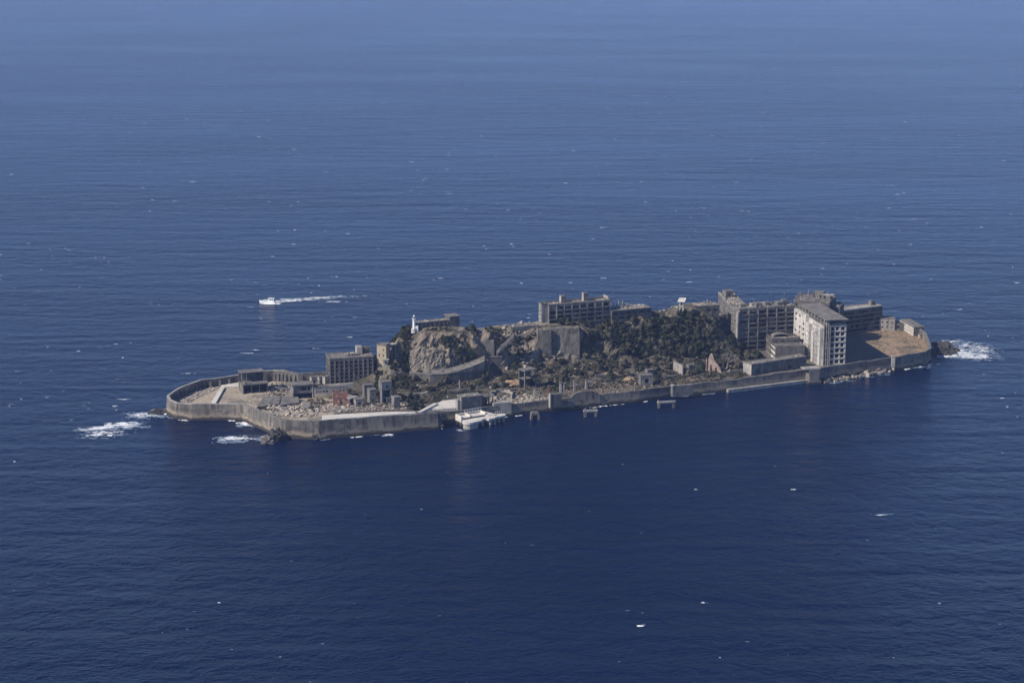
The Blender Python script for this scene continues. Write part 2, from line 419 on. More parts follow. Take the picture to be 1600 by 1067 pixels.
quads = np.stack([q[:-1,:-1], q[:-1,1:], q[1:,1:], q[1:,:-1]], -1).reshape(-1, 4)
quads = quads[ins[quads].all(1)]
me = bpy.data.meshes.new('island_ground')
me.from_pydata(np.stack([X2[nin], Y2[nin], Z[nin]], 1).tolist(), [], idx[quads].tolist())
ca = me.color_attributes.new('ground', 'FLOAT_COLOR', 'POINT'); ca.data.foreach_set('color', col[nin].ravel())
m, nt, ns, ls, b = nm('island_ground')
an = ns.new('ShaderNodeAttribute'); an.attribute_name = 'ground'
c = mixcol(nt, noise_fac(nt, .9, .3, .7), (.55,.55,.55), (1.35,1.33,1.3))
c = mixcol(nt, 1.0, an.outputs['Color'], c, 'MULTIPLY')
c = mixcol(nt, noise_fac(nt, .35, .6, .72), c, (.33,.3,.26))
ls.new(c, b.inputs['Base Color']); b.inputs['Roughness'].default_value = .95; b.inputs['Specular IOR Level'].default_value = .2
bp = ns.new('ShaderNodeBump'); bp.inputs['Distance'].default_value = .5; bp.inputs['Strength'].default_value = .8
ls.new(noise_fac(nt, .8, 0, 1), bp.inputs['Height']); ls.new(bp.outputs[0], b.inputs['Normal'])
me.materials.append(m); me.update()
isl = bpy.data.objects.new('island_ground', me); C.objects.link(isl); tag(isl, kind='structure')
def ground(px, py, z=6):
    """point on the terrain along the survey ray"""
    zz = z
    for _ in range(12):
        p = at(px, py, zz); zz = zz*.5 + T(p.x, p.y)*.5
    return at(px, py, zz)

# ------------------------------------------------------------------ buildings
WIN = {}
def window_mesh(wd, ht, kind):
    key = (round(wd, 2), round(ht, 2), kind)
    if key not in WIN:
        b = MB(); b.quad((0,0,0),(wd,0,0),(wd,0,ht),(0,0,ht))  # solid pane, darkness of the room behind put into its colour
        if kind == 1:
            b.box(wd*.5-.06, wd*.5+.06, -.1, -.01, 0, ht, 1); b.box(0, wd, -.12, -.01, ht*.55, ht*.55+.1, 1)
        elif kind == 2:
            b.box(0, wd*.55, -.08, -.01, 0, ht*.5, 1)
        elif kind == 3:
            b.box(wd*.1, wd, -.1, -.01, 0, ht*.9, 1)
        WIN[key] = b.mesh('window', [M['void_shade'], M['frame']])
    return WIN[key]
SIDES = {'front': lambda w_, d_: ((0,0),(1,0),w_), 'right': lambda w_, d_: ((w_,0),(0,1),d_),
         'back': lambda w_, d_: ((w_,d_),(-1,0),w_), 'left': lambda w_, d_: ((0,d_),(0,-1),d_)}
def facade(wall, root, side, w_, d_, h, spec, rg, off=(0,0), z0=-4.0):
    (ox, oy), (dx, dy), L = SIDES[side](w_, d_); ox += off[0]; oy += off[1]
    nx, ny = dy, -dx
    P = lambda u, v, i: (ox+dx*u-nx*i, oy+dy*u-ny*i, v)
    holes = []
    if spec:
        c, r = spec['cols'], spec['rows']; b0 = spec.get('base', .6); tp = spec.get('top', .8); mg = spec.get('margin', .4)
        bw = (L-2*mg)/c; sh = (h-b0-tp)/r; ww, wh = spec.get('ww', .6)*bw, spec.get('wh', .55)*sh
        for i in range(c):
            for k in range(r):
                if rg.random() < spec.get('skip', .03): continue
                u0 = mg+bw*i+(bw-ww)/2; v0 = b0+sh*k+(sh-wh)*spec.get('sill', .55)
                jw, jh = (1, 1) if spec.get('even') else (rg.choice((1, 1, .86, .94, 1.08 if spec.get('ww', .6) < .8 else 1)), rg.choice((1, 1, .88, .8, 1.1)))
                holes.append((u0, u0+ww*jw, v0, v0+wh*jh))
    us = sorted({0, L} | {x for hh in holes for x in hh[:2]}); vs = sorted({z0, h} | {x for hh in holes for x in hh[2:]})
    hs = set((round(a,4), round(c_,4)) for a, _, c_, _ in holes)
    inh = lambda u, v: any(a < u < b_ and c_ < v < d2 for a, b_, c_, d2 in holes)
    for k in range(len(vs)-1):
        i = 0
        while i < len(us)-1:                        # merge runs of solid cells
            if inh((us[i]+us[i+1])/2, (vs[k]+vs[k+1])/2): i += 1; continue
            j = i
            while j+1 < len(us)-1 and not inh((us[j+1]+us[j+2])/2, (vs[k]+vs[k+1])/2): j += 1
            wall.quad(P(us[i],vs[k],0), P(us[j+1],vs[k],0), P(us[j+1],vs[k+1],0), P(us[i],vs[k+1],0)); i = j+1
    dep = spec.get('depth', .5) if spec else .5
    rz = math.atan2(dy, dx)
    for a, b_, c_, e in holes:
        wall.quad(P(a,c_,0), P(b_,c_,0), P(b_,c_,dep+.1), P(a,c_,dep+.1)); wall.quad(P(a,e,dep+.1), P(b_,e,dep+.1), P(b_,e,0), P(a,e,0))
        wall.quad(P(a,c_,dep+.1), P(a,e,dep+.1), P(a,e,0), P(a,c_,0)); wall.quad(P(b_,c_,0), P(b_,e,0), P(b_,e,dep+.1), P(b_,c_,dep+.1))
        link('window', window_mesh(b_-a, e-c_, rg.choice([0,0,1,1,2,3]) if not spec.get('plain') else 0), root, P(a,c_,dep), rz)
    if spec and spec.get('balcony'):
        for k in range(r):
            z = b0+sh*k; bd = spec['balcony']
            bm_ = MB(); us_ = [(0, L)] if not spec.get('gaps') else []
            if spec.get('gaps'):
                for i in range(c):
                    if rg.random() > spec['gaps']: us_.append((mg+bw*i+.25, mg+bw*(i+1)-.25))
            for u0, u1 in us_:
                A, B, Cc, Dd = P(u0,0,-bd), P(u1,0,-bd), P(u1,0,-.003), P(u0,0,-.003)
                bm_.hexa([(*A[:2],z),(*B[:2],z),(*Cc[:2],z),(*Dd[:2],z),(*A[:2],z+.22),(*B[:2],z+.22),(*Cc[:2],z+.22),(*Dd[:2],z+.22)])
                A2, B2 = P(u0,0,-bd+.15), P(u1,0,-bd+.15)
                bm_.hexa([(*A[:2],z+.22),(*B[:2],z+.22),(*B2[:2],z+.22),(*A2[:2],z+.22),(*A[:2],z+1.0),(*B[:2],z+1.0),(*B2[:2],z+1.0),(*A2[:2],z+1.0)])
                bm_.build('balcony', M[spec.get('bmat', 'conc')], root); bm_ = MB()
    if spec and spec.get('piers'):
        pd = spec['piers']
        for i in range(c+1):
            u = mg+bw*i; pm = MB(); A, B, Cc, Dd = P(u-.3,0,-pd), P(u+.3,0,-pd), P(u+.3,0,-.003), P(u-.3,0,-.003)
            pm.hexa([(*A[:2],z0),(*B[:2],z0),(*Cc[:2],z0),(*Dd[:2],z0),(*A[:2],h),(*B[:2],h),(*Cc[:2],h),(*Dd[:2],h)])
            pm.build('pier', M[spec.get('pmat', 'conc')], root)
def block(root, w_, d_, h, specs, rg, wallm='conc', roofm='roof', parapet=.7, off=(0,0), z0=-4.0, debris=0, names=('wall','roof'), rot=0, lift=0):
    before = set(root.children); wall = MB()
    for s in SIDES: facade(wall, root, s, w_, d_, h, specs.get(s), rg, off, z0)
    wall.build(names[0], M[wallm], root)
    rf = MB(); ox, oy = off; e = .12
    rf.box(ox-e, ox+w_+e, oy-e, oy+d_+e, h, h+.3)
    if parapet:
        t = .35; zt = h+.3; zp = zt+parapet
        rf.box(ox-e, ox+w_+e, oy-e, oy+t, zt, zp); rf.box(ox-e, ox+w_+e, oy+d_-t, oy+d_+e, zt, zp)
        rf.box(ox-e, ox+t, oy+t, oy+d_-t, zt, zp); rf.box(ox+w_-t, ox+w_+e, oy+t, oy+d_-t, zt, zp)
    roof = rf.build(names[1], M[roofm], root)
    if debris:
        db = MB()
        for _ in range(debris):
            r_ = rg.uniform(.3, 1.0); db.chunk((ox+rg.uniform(1.4, w_-1.4), oy+rg.uniform(1.4, d_-1.4), h+.3+r_*.15), r_, rg, .6)
        tag(db.build('roof_debris', M['rubble'], roof), kind='stuff')
    for o in set(root.children)-before: o.location.z += lift
    if rot:                                          # turn this block about its near left corner
        ca_, sa_ = math.cos(rot), math.sin(rot)
        for o in set(root.children)-before:
            x, y = o.location.x-off[0], o.location.y-off[1]
            o.location.x = off[0]+x*ca_-y*sa_; o.location.y = off[1]+x*sa_+y*ca_; o.rotation_euler.z += rot
    return roof
def placed(name, label, cat, pl, pr, z):
    a, b = at(*pl, z), at(*pr, z); d = b-a
    return thing(name, label, cat, a, math.atan2(d.y, d.x)), d.length
def part_box(name, root, mat, *b):
    m_ = MB(); m_.box(*b); return m_.build(name, M[mat], root)

# --- nine-storey apartment block with the U-shaped roof
rg = random.Random(65)
r, W = placed('apartment_block', 'tallest grey apartment block with rows of dark balconies beside the green hillside', 'apartment block', (1153,550), (1241,543.5), 6)
H65 = 28.6
block(r, W, 13, H65, {'front': dict(cols=6, rows=9, ww=.84, wh=.62, balcony=.9, gaps=.12, base=.5, top=.6, piers=1.0, depth=1.0, bmat='conc', margin=.3),
                      'left': dict(cols=3, rows=9, ww=.4, wh=.4)}, rg, 'conc', debris=60)
block(r, 11, 46, H65-.2, {'left': dict(cols=11, rows=9, ww=.5, wh=.5), 'right': dict(cols=5, rows=9)}, rg, 'conc', off=(.02, 13.13), debris=90, names=('wing_wall','wing_roof'), rot=R(-13))
block(r, W-18, 10, H65-3.5, {'front': dict(cols=4, rows=8, ww=.6, wh=.5)}, rg, 'conc', off=(15, 22), debris=50, names=('rear_wall','rear_roof'))
block(r, 5.5, 5.5, 4.2, {'front': dict(cols=1, rows=1, ww=.4, wh=.6)}, rg, 'conc', off=(9, 42), z0=0, names=('tower_wall','tower_roof'), parapet=.3, lift=H65+.1)
st_ = MB(); st_.tube((-1.3,-.9,-4),(-1.3,-.9,H65-1),.95,.95,8); st_.build('corner_pipe', M['conc_light'], r)
for k in range(9):
    x = 13+k*1.9+rg.uniform(-.5,.5); hh = rg.uniform(.9, 2.6)
    part_box('roof_stub', r, 'conc_light', x, x+.7, 8.5+rg.uniform(0,3), 9.4+3, H65+.3, H65+.3+hh)
for (x, y, w_, d_, hh) in ((14,3,4,4,3.2),(23,7.5,3,3.5,2.4),(30,3.5,5,5,2.8),(5,8,3,3,2.0),(36,8,3.5,3,3.4)): part_box('roof_house', r, 'conc', x, x+w_, y, y+d_, H65+.3, H65+.3+hh)
for k in range(14): part_box('parapet_stub', r, 'conc_light', 1.2+k*2.8, 1.2+k*2.8+rg.uniform(.5, 2.0), -.1, .3, H65+1.003, H65+1.0+rg.uniform(.3, 1.1))
for k in range(4):   # linking bridges on the left side
    part_box('link_bridge', r, 'conc', -7.5+k*.4, -.02, 15+k*5, 18+k*5, 12+k*3.4, 13.1+k*3.4)
part_box('side_annex', r, 'conc', -1.5, 2, 26, 36, -4, 21)
for k in range(9): part_box('parapet_piece', r, 'conc_light' if k % 3 else 'conc', .2+k*.95+k*.04, .9+k*1.0, 14+k*4.4, 14.6+k*4.4+rg.uniform(1, 3), H65+.95, H65+.95+rg.uniform(.3, 1.4))

# --- block behind with pillar frames on its roof
rg = random.Random(67)
a, b = at(1240,469,36), at(1296,473,36)
d = b-a; r = thing('apartment_block', 'rear apartment block crowned with rows of bare roof pillars', 'apartment block', (a.x, a.y, 6), math.atan2(d.y, d.x))
W = d.length; block(r, W, 22, 29.6, {'front': dict(cols=5, rows=9, ww=.6, wh=.5), 'right': dict(cols=4, rows=9, ww=.35, wh=.45), 'left': dict(cols=4, rows=9)}, rg, 'conc_dark', debris=50)
for i in range(6):
    for j, yy in enumerate((1.2, 7.5, 14, 20)):
        x = 1.0+i*(W-2.6)/5
        part_box('roof_pillar', r, 'conc', x, x+.55, yy, yy+.55, 29.95, 29.95+rg.uniform(2.4, 4.4))
    if i % 2 == 0 and i < 5: part_box('roof_beam', r, 'conc', x+.6, x+.6+(W-2.6)/5-.65, 1.25, 1.7, 31.6, 32.0)
part_box('roof_beam', r, 'conc', 9.0, 19.2, .5, 1.15, 29.95, 31.2)
part_box('roof_house', r, 'conc', 10.5, 17.5, 15.2, 19.8, 29.95, 34.2); part_box('roof_house', r, 'conc', 18.2, W-.4, 8.6, 13.4, 29.95, 32.9)
part_box('roof_house_lid', r, 'conc_light', 17.8, W+.4, 8.2, 13.9, 32.903, 33.3)
block(r, 6, 14, 26, {'right': dict(cols=3, rows=8, ww=.4, wh=.4)}, rg, 'conc_dark', off=(W+.15, 6), names=('stair_wall','stair_roof'), debris=6)

# --- far right block with balcony bands
rg = random.Random(66)
r, W = placed('apartment_block', 'lower dark apartment block with balcony bands behind the brown field', 'apartment block', (1310,524), (1377,515), 6)
block(r, W, 12, 16.6, {'front': dict(cols=6, rows=5, ww=.86, wh=.6, balcony=1.0, depth=1.2, base=.4, top=.5, bmat='conc', margin=.3, piers=.25, pmat='conc_dark'), 'left': dict(cols=2, rows=5), 'right': dict(cols=2, rows=5)}, rg, 'conc_dark', 'conc_light', debris=20)
part_box('roof_house', r, 'conc', W-5, W-2, 6, 9, 16.93, 20.2)

# --- tall white school
rg = random.Random(70)
z = 6
a, c0 = at(1285,571,z), at(1244,544,z); e0 = at(1321,568,z)
dv = (c0-a); Ls = dv.length; yaw = math.atan2(dv.y, dv.x)-math.pi/2
r = thing('school_building', 'tall white school building with bright left side and slab roof by the seawall', 'school', a, yaw)
Ws = 15.5; Hs = 26.5
block(r, Ws, Ls, Hs, {'front': dict(cols=4, rows=7, ww=.72, wh=.7, base=.3, top=.4, plain=1, depth=.8, margin=.5),
                      'left': dict(cols=15, rows=7, ww=.46, wh=.42, skip=.12, plain=1, base=.5), 'right': dict(cols=9, rows=7, ww=.7, wh=.55)}, rg, 'white', 'conc', parapet=.3)
for k in range(8): part_box('floor_band', r, 'conc_light', 4.3, Ws+.02, -.28, -.003, .1+k*3.66, .62+k*3.66)
for x in (.15, 1.5, 2.9, 4.1): part_box('stair_pier', r, 'conc_light' if x > 1 else 'conc', x, x+.55, -.9, -.003, -4, Hs+3.6 if 1 < x < 3 else Hs)
# bays standing proud of the left side, stepping in height
for (y0, y1, hh, mt) in ((.3, 4.5, Hs-1.5, 'white'), (5.2, 10.5, Hs-3.8, 'conc_light'), (13, 16.8, Hs-6.5, 'white'), (22, 27.5, Hs-3.2, 'white'), (28.4, Ls-.2, Hs+1.2, 'white')):
    wl_ = MB(); rr = r
    for s in SIDES:
        facade(wl_, r, s, 2.4, y1-y0, hh, dict(cols=3, rows=7, ww=.46, wh=.42, plain=1, skip=.2, depth=.35) if s == 'left' else None, rg, (-2.403, y0))
    wl_.quad((-2.403,y0,hh),(-.003,y0,hh),(-.003,y1,hh),(-2.403,y1,hh)); wl_.build('bay', M[mt], r)
# open top storey under a thin slab roof
for y in [1.5+i*(Ls-3)/8 for i in range(9)]:
    for x in (.6, Ws-1.3): part_box('roof_post', r, 'conc_light', x, x+.6, y-.3, y+.3, Hs+.31, Hs+3.6)
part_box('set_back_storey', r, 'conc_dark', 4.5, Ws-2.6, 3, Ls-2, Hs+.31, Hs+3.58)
sr = MB(); sr.hexa([(.4,-1.6,Hs+3.603),(Ws+.9,-1.6,Hs+3.603),(Ws+.9,Ls+1,Hs+3.603),(.4,Ls+1,Hs+3.603),(.4,-1.6,Hs+4.0),(Ws+.9,-1.6,Hs+3.9),(Ws+.9,Ls+1,Hs+4.1),(.4,Ls+1,Hs+4.1)])
sr.build('slab_roof', M['roof'], r)
arc = MB(); n_ = 10                                # bowed lintel over the front windows
for i in range(n_):
    t0, t1 = i/n_, (i+1)/n_; f = lambda t: (4.3+(Ws-4.3)*t, Hs+.35+1.1*math.sin(math.pi*t))
    (x0, z0_), (x1, z1_) = f(t0), f(t1)
    arc.hexa([(x0,-.35,z0_-.5),(x1,-.35,z1_-.5),(x1,.3,z1_-.5),(x0,.3,z0_-.5),(x0,-.35,z0_),(x1,-.35,z1_),(x1,.3,z1_),(x0,.3,z0_)])
arc.build('bowed_lintel', M['conc_light'], r)

# --- roofless hospital-like block
rg = random.Random(69)
a, c0 = at(1211,563,6), at(1194,547,6); dv = c0-a; dd = dv.length; yaw = math.atan2(dv.y, dv.x)-math.pi/2
r = thing('roofless_building', 'roofless two storey building with debris inside, left of the white school', 'ruin', a, yaw)
W = 20
wl_ = MB()
for s, sp in (('front', dict(cols=2, rows=1, ww=.25, wh=.2)), ('left', dict(cols=9, rows=2, ww=.72, wh=.5, plain=1)), ('right', None), ('back', dict(cols=5, rows=2))):
    facade(wl_, r, s, W, 26, 9.6, sp, rg)
for (x0,x1,y0,y1) in ((0.001,W-.001,.0,.5),(0.001,W-.001,25.5,26),(0,.5,.5,25.5),(W-.5,W,.5,25.5)): wl_.box(x0,x1,y0+.001,y1-.001,8.6,9.61)
wl_.build('wall', M['conc'], r)
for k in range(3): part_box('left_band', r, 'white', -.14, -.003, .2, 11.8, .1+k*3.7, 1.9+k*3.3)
rw_ = MB()
for s, sp in (('front', dict(cols=4, rows=1, ww=.5, wh=.3, base=8.4)), ('left', dict(cols=6, rows=3, ww=.6, wh=.4, plain=1)), ('right', None), ('back', None)):
    facade(rw_, r, s, W-1.4, 13, 12.2, sp, rg, (.7, 12.4))
rw_.build('rear_section', M['conc_dark'], r)
part_box('rear_floor', r, 'conc_dark', .9, W-.9, 12.6, 25.2, 10.6, 10.9)
part_box('front_panel', r, 'conc_dark', .02, W-.02, -.12, -.003, -4, 9.4)  # darker sheet over the front wall
part_box('upper_floor', r, 'conc_dark', .55, W-.55, .55, 25.45, 5.2, 5.5)
for y in (5, 9, 17): part_box('roof_beam', r, 'conc_light', .72, W-.72, y, y+.5, 8.8 if y < 12 else 11.4, 9.3 if y < 12 else 11.9)
dm = MB()
for i in range(9):
    t0, t1 = math.pi*i/9, math.pi*(i+1)/9; f = lambda t: (8.5-5.5*math.cos(t), 11.6+1.7*math.sin(t))
    (x0,z0_),(x1,z1_) = f(t0), f(t1)
    dm.hexa([(x0,19,z0_),(x1,19,z1_),(x1,25,z1_),(x0,25,z0_),(x0,19,z0_+.3),(x1,19,z1_+.3),(x1,25,z1_+.3),(x0,25,z0_+.3)])
dm.build('vault', M['roof'], r)
db = MB()
for _ in range(140):
    r_ = rg.uniform(.25, .9); db.chunk((rg.uniform(1.4,W-1.4), *rg.choice(((rg.uniform(1,11.6), 5.6+r_*.2), (rg.uniform(13.4,24.4), 11.0+r_*.2)))), r_, rg, .7)
tag(db.build('floor_debris', M['rubble'], r), kind='stuff')

# --- long low building on the seawall
rg = random.Random(12)
r, W = placed('low_building', 'long low grey building standing just behind the seawall', 'building', (1174,586), (1260,573), 6)
block(r, W, 8.5, 6.6, {'front': dict(cols=5, rows=1, ww=.35, wh=.3, skip=.35, base=.3, sill=.2), 'left': dict(cols=2, rows=1, ww=.3, wh=.4)}, rg, 'conc', parapet=.25, debris=18)
part_box('left_end_panel', r, 'conc_light', -.15, -.003, .1, 8.4, -4, 6.5)  # paler sheet over the left end wall

# --- block on the ridge
rg = random.Random(3)
r, W = placed('ridge_apartment', 'four storey apartment block standing alone on the ridge with two roof towers', 'apartment block', (857,508), (954,500), 33.5)
block(r, W, 11, 12.4, {'front': dict(cols=8, rows=4, ww=.84, wh=.62, depth=1.4, balcony=.8, gaps=.2, bmat='conc', base=.3, top=.4, margin=.3, piers=.3, pmat='conc_light'), 'left': dict(cols=2, rows=4)}, rg, 'conc', 'roof', .9, z0=-8, debris=26)
block(r, 4.2, 4.5, 13.3, {'left': dict(cols=2, rows=5, ww=.6, wh=.6, plain=1, base=.2, top=.2), 'front': dict(cols=1, rows=5, ww=.3)}, rg, 'conc_light', off=(-4.4, 1.5), z0=-8, names=('stair_wall','stair_roof'))
for x, hh in ((11.5, 4.6), (27.5, 5.4)):
    part_box('roof_tower', r, 'conc', x, x+3.2, 6, 9.2, 12.72, 12.72+hh)
    part_box('roof_tower_face', r, 'conc_light', x-.12, x-.003, 6, 9.2, 12.72, 12.72+hh)
part_box('corner_parapet', r, 'conc_light', W-.6, W+.3, 3.5, 10.9, 13.7, 15.1)

# --- long ruined blocks along the ridge
rg = random.Random(31)
r, W = placed('ridge_ruin', 'dark collapsed block on the ridge right of the lone apartment block', 'ruin', (956,502), (1018,496), 33)
block(r, W, 12, 6.6, {'front': dict(cols=6, rows=2, ww=.7, wh=.5, base=.3)}, rg, 'conc_dark', 'roof', 0, z0=-8, debris=60)
for k, (x, hh) in enumerate(((4.5,3.4),(7.2,3.0),(9.2,4.6),(12.4,4.2),(13.6,2.6))): part_box('standing_pillar', r, 'conc_light', x, x+.75, 7+k*.5, 7.7+k*.5, 6.93, 6.93+hh)
tl = MB(); tl.hexa([(14.5,8,8.6),(19.5,7,7.4),(20.5,9.5,7.2),(15,10.5,8.7),(14.5,8,9),(19.5,7,7.8),(20.5,9.5,7.6),(15,10.5,9.1)]); tl.build('tilted_slab', M['conc_light'], r)
r, W = placed('ridge_ruin', 'low roofless block with window openings right of the small shrine', 'ruin', (1080,494), (1124,492), 30)
block(r, W, 11, 6.2, {'front': dict(cols=4, rows=1, ww=.6, wh=.45, base=1.5)}, rg, 'conc_dark', 'roof', .4, z0=-8, debris=40)
for k, (x, hh) in enumerate(((11,1.9),(13.2,2.7),(15.2,1.8))): part_box('standing_pillar', r, 'conc_light', x, x+.6, 7, 7.6, 6.55, 6.55+hh)

# --- shrine: a small roof on posts
p = at(1065,481,38)
r = thing('shrine', 'small white roofed shrine on posts, highest point of the ridge', 'shrine', p, R(-18))
for x in (-1.1, 1.1):
    for y in (-.9, .9): part_box('post', r, 'white', x-.22, x+.22, y-.22, y+.22, -2, 4.3)
part_box('tie_beam', r, 'white', -.87, .87, -1.0, -.8, 1.2, 1.6)
rf = MB(); rf.hexa([(-2.4,-2.1,4.2),(2.4,-2.1,4.2),(.25,2.3,6.0),(-2.2,2.3,6.0),(-2.4,-2.1,4.5),(2.4,-2.1,4.5),(2.5,2.3,6.4),(-2.2,2.3,6.4)])
rf.build('roof', M['white'], r)
part_box('cella', r, 'conc_dark', -.8, .8, -.3, .7, 1.7, 4.2)

# --- lighthouse
p = at(647,515,36.3)
r = thing('lighthouse', 'slim white lighthouse on the left edge of the rocky hilltop', 'lighthouse', p)
t = MB(); t.tube((0,0,-2),(0,0,.9),1.9,1.7,12); t.build('base', M['white'], r)
t = MB(); t.tube((0,0,.9),(0,0,6.9),.95,.72,12); t.build('tower', M['paint'], r)
t = MB(); t.tube((0,0,6.9),(0,0,7.3),1.25,1.25,12); t.build('gallery', M['paint'], r)
t = MB(); t.tube((0,0,7.3),(0,0,8.5),.6,.6,10); t.build('lantern', M['glass'], r)
t = MB(); t.tube((0,0,8.5),(0,0,9.3),.8,.05,10); t.tube((0,0,9.2),(0,0,10.2),.07,.05,5); t.build('cap', M['paint'], r)
part_box('annex', r, 'paint', 1.0, 2.6, -.7, .8, -2, 2.4)

# --- water-tank ruin on the hilltop
rg = random.Random(9)
r, W = placed('tank_ruin', 'long low stone tank walls on the hilltop behind the lighthouse', 'ruin', (650,518), (702,513), 35)
block(r, W, 7, 5.0, {'front': dict(cols=7, rows=1, ww=.12, wh=.5, plain=1)}, rg, 'conc_dark', 'roof', .25, z0=-5, debris=14)
part_box('end_house', r, 'conc_dark', W+.1, W+7.0, -.5, 7.5, -6, 7.4); part_box('end_house_lid', r, 'roof', W-.3, W+7.4, -.9, 7.9, 7.403, 7.9)
for i in range(8): part_box('pilaster', r, 'conc', 1+i*(W-2)/7-.3, 1+i*(W-2)/7+.3, -.35, -.003, -5, 4.7)

# --- beige house on the cliff edge
rg = random.Random(5)
r, W = placed('cliff_house', 'small beige two storey house perched at the left edge of the cliff', 'house', (589,561), (603.5,562), 20)
block(r, W, 6.5, 8.8, {'front': dict(cols=2, rows=2, ww=.3, wh=.36, plain=1, skip=.4), 'left': dict(cols=1, rows=2, ww=.3, wh=.3)}, rg, 'beige', 'roof', .4, z0=-9)
for i in range(6): part_box('roof_rail_post', r, 'frame', i*1.1, i*1.1+.15, .2, .35, 9.5, 10.9)
r, W = placed('open_frame', 'open concrete frame pavilion between the beige house and the rock', 'ruin', (605,555), (619,553), 22)
for x in (0, W/2, W-.5):
    for y in (0, 4): part_box('post', r, 'conc_light', x, x+.5, y, y+.5, -6, 6)
part_box('roof_slab', r, 'conc_light', -.4, W+.4, -.5, 5, 6.003, 6.5); part_box('floor_slab', r, 'conc', -.2, W, -.3, 4.8, 1.5, 1.9)
br = MB(); br.hexa([(W-.6,-.6,-2),(W-.1,-.6,-2),(W-.1,-.3,-2),(W-.6,-.3,-2),(W+4.2,-.6,4.5),(W+4.7,-.6,4.5),(W+4.7,-.3,4.5),(W+4.2,-.3,4.5)]); br.build('brace', M['conc_light'], r)

# --- old block with window grid (left)
rg = random.Random(30)
r, W = placed('apartment_block', 'dark six storey block with a grid of empty windows left of the rock', 'apartment block', (515.5,601), (584,597), 5.5)
block(r, W, 15.5, 16.2, {'front': dict(cols=9, rows=6, ww=.6, wh=.6, plain=1, depth=.8, base=.3, top=1.3, piers=.22, pmat='conc'), 'right': dict(cols=5, rows=5, ww=.35, wh=.4, plain=1), 'left': dict(cols=4, rows=5)}, rg, 'conc_dark', 'conc', .5, debris=26)
part_box('roof_house', r, 'conc_light', 19, 22.6, 9.5, 15.3, 16.53, 21)
part_box('roof_house', r, 'conc_dark', 22.65, 28, 11, 15.3, 16.53, 20.2)
part_box('rear_annex', r, 'conc_dark', W+.1, W+7, 4, 15, -4, 14)
for x in (12.8, 15, 17.4, 20): part_box('skylight', r, 'conc_dark', x, x+1.5, 6, 8, 16.53, 17.4)
p = at(603,585,11); r = thing('standing_pier', 'pale concrete pier standing between the window block and the rock', 'pillar', p, R(5))
part_box('shaft', r, 'conc_light', -1.6, 1.6, 0, 3, -4, 9); part_box('cap', r, 'conc_light', -2, 2, -.3, 3.4, 9.003, 9.7)

# --- school-side small houses
rg = random.Random(71)
a, c0 = at(1373.5,516,6), at(1365.5,511,6); dv = c0-a; dd = dv.length
r = thing('field_house', 'two storey house with pale left wall at the top of the brown field', 'house', a, math.atan2(dv.y, dv.x)-math.pi/2-R(12))
block(r, 11, 9, 8.2, {'front': dict(cols=3, rows=2, ww=.3, wh=.36, plain=1), 'left': dict(cols=3, rows=2, ww=.4, wh=.46, plain=1)}, rg, 'conc_light', 'conc', .2)
block(r, 9, 7, 4.6, {'front': dict(cols=2, rows=1, ww=.4, wh=.6, plain=1)}, rg, 'conc', 'roof', .15, off=(11.15, 1), names=('wing_wall','wing_roof'))
a, c0 = at(1427,524.5,6), at(1405.5,512,6); dv = c0-a; dd = dv.length
r = thing('field_hall', 'long white low hall with two rows of windows beside the right end seawall', 'hall', a, math.atan2(dv.y, dv.x)-math.pi/2)
block(r, 8, dd, 5.6, {'left': dict(cols=10, rows=2, ww=.62, wh=.42, plain=1), 'front': None}, rg, 'white', 'conc', .15)
hip = MB(); hip.hexa([(-.5,-.6,6.06),(8.5,-.6,6.06),(8.5,dd+.6,6.06),(-.5,dd+.6,6.06),(1.6,2,6.7),(6.4,2,6.7),(6.4,dd-2,6.7),(1.6,dd-2,6.7)]); hip.build('hipped_roof', M['conc'], r)
part_box('end_shade', r, 'conc_dark', .02, 7.98, -.12, -.003, -4, 5.4)  # dark sheet: shade of the hall's end put into its colour
p = at(1443,528,6); r = thing('field_shed', 'tiny pale shed against the right end seawall of the field', 'shed', p, R(10))
part_box('wall', r, 'conc_light', -3, 1.5, 0, 2.5, -1, 2.4); part_box('roof', r, 'conc', -3.3, 1.8, -.3, 2.8, 2.403, 2.7); part_box('door', r, 'void_shade', -1.6, -.7, -.06, -.003, -.5, 1.9)
p = at(1396,565,8.5); r = thing('wall_post', 'bright square post on the seawall at the field corner', 'post', p)
part_box('shaft', r, 'conc_light', -1.1, 1.1, 0, 1.8, -4, 3.2); part_box('cap', r, 'conc_light', -1.4, 1.4, -.3, 2.1, 3.203, 3.6)
p = at(1271,599,0); r = thing('sluice_tower', 'blocky concrete pier standing out from the seawall below the school', 'pier', p, R(14))
part_box('shaft', r, 'conc', -3.6, 3.6, -1.5, 5, -4, 9.4); part_box('cap', r, 'conc_light', -7, 4.2, -1.1, 5.4, 9.403, 10.2); part_box('foot', r, 'seawall', -4.4, 4.4, -2.6, 5, -4, 1.6)

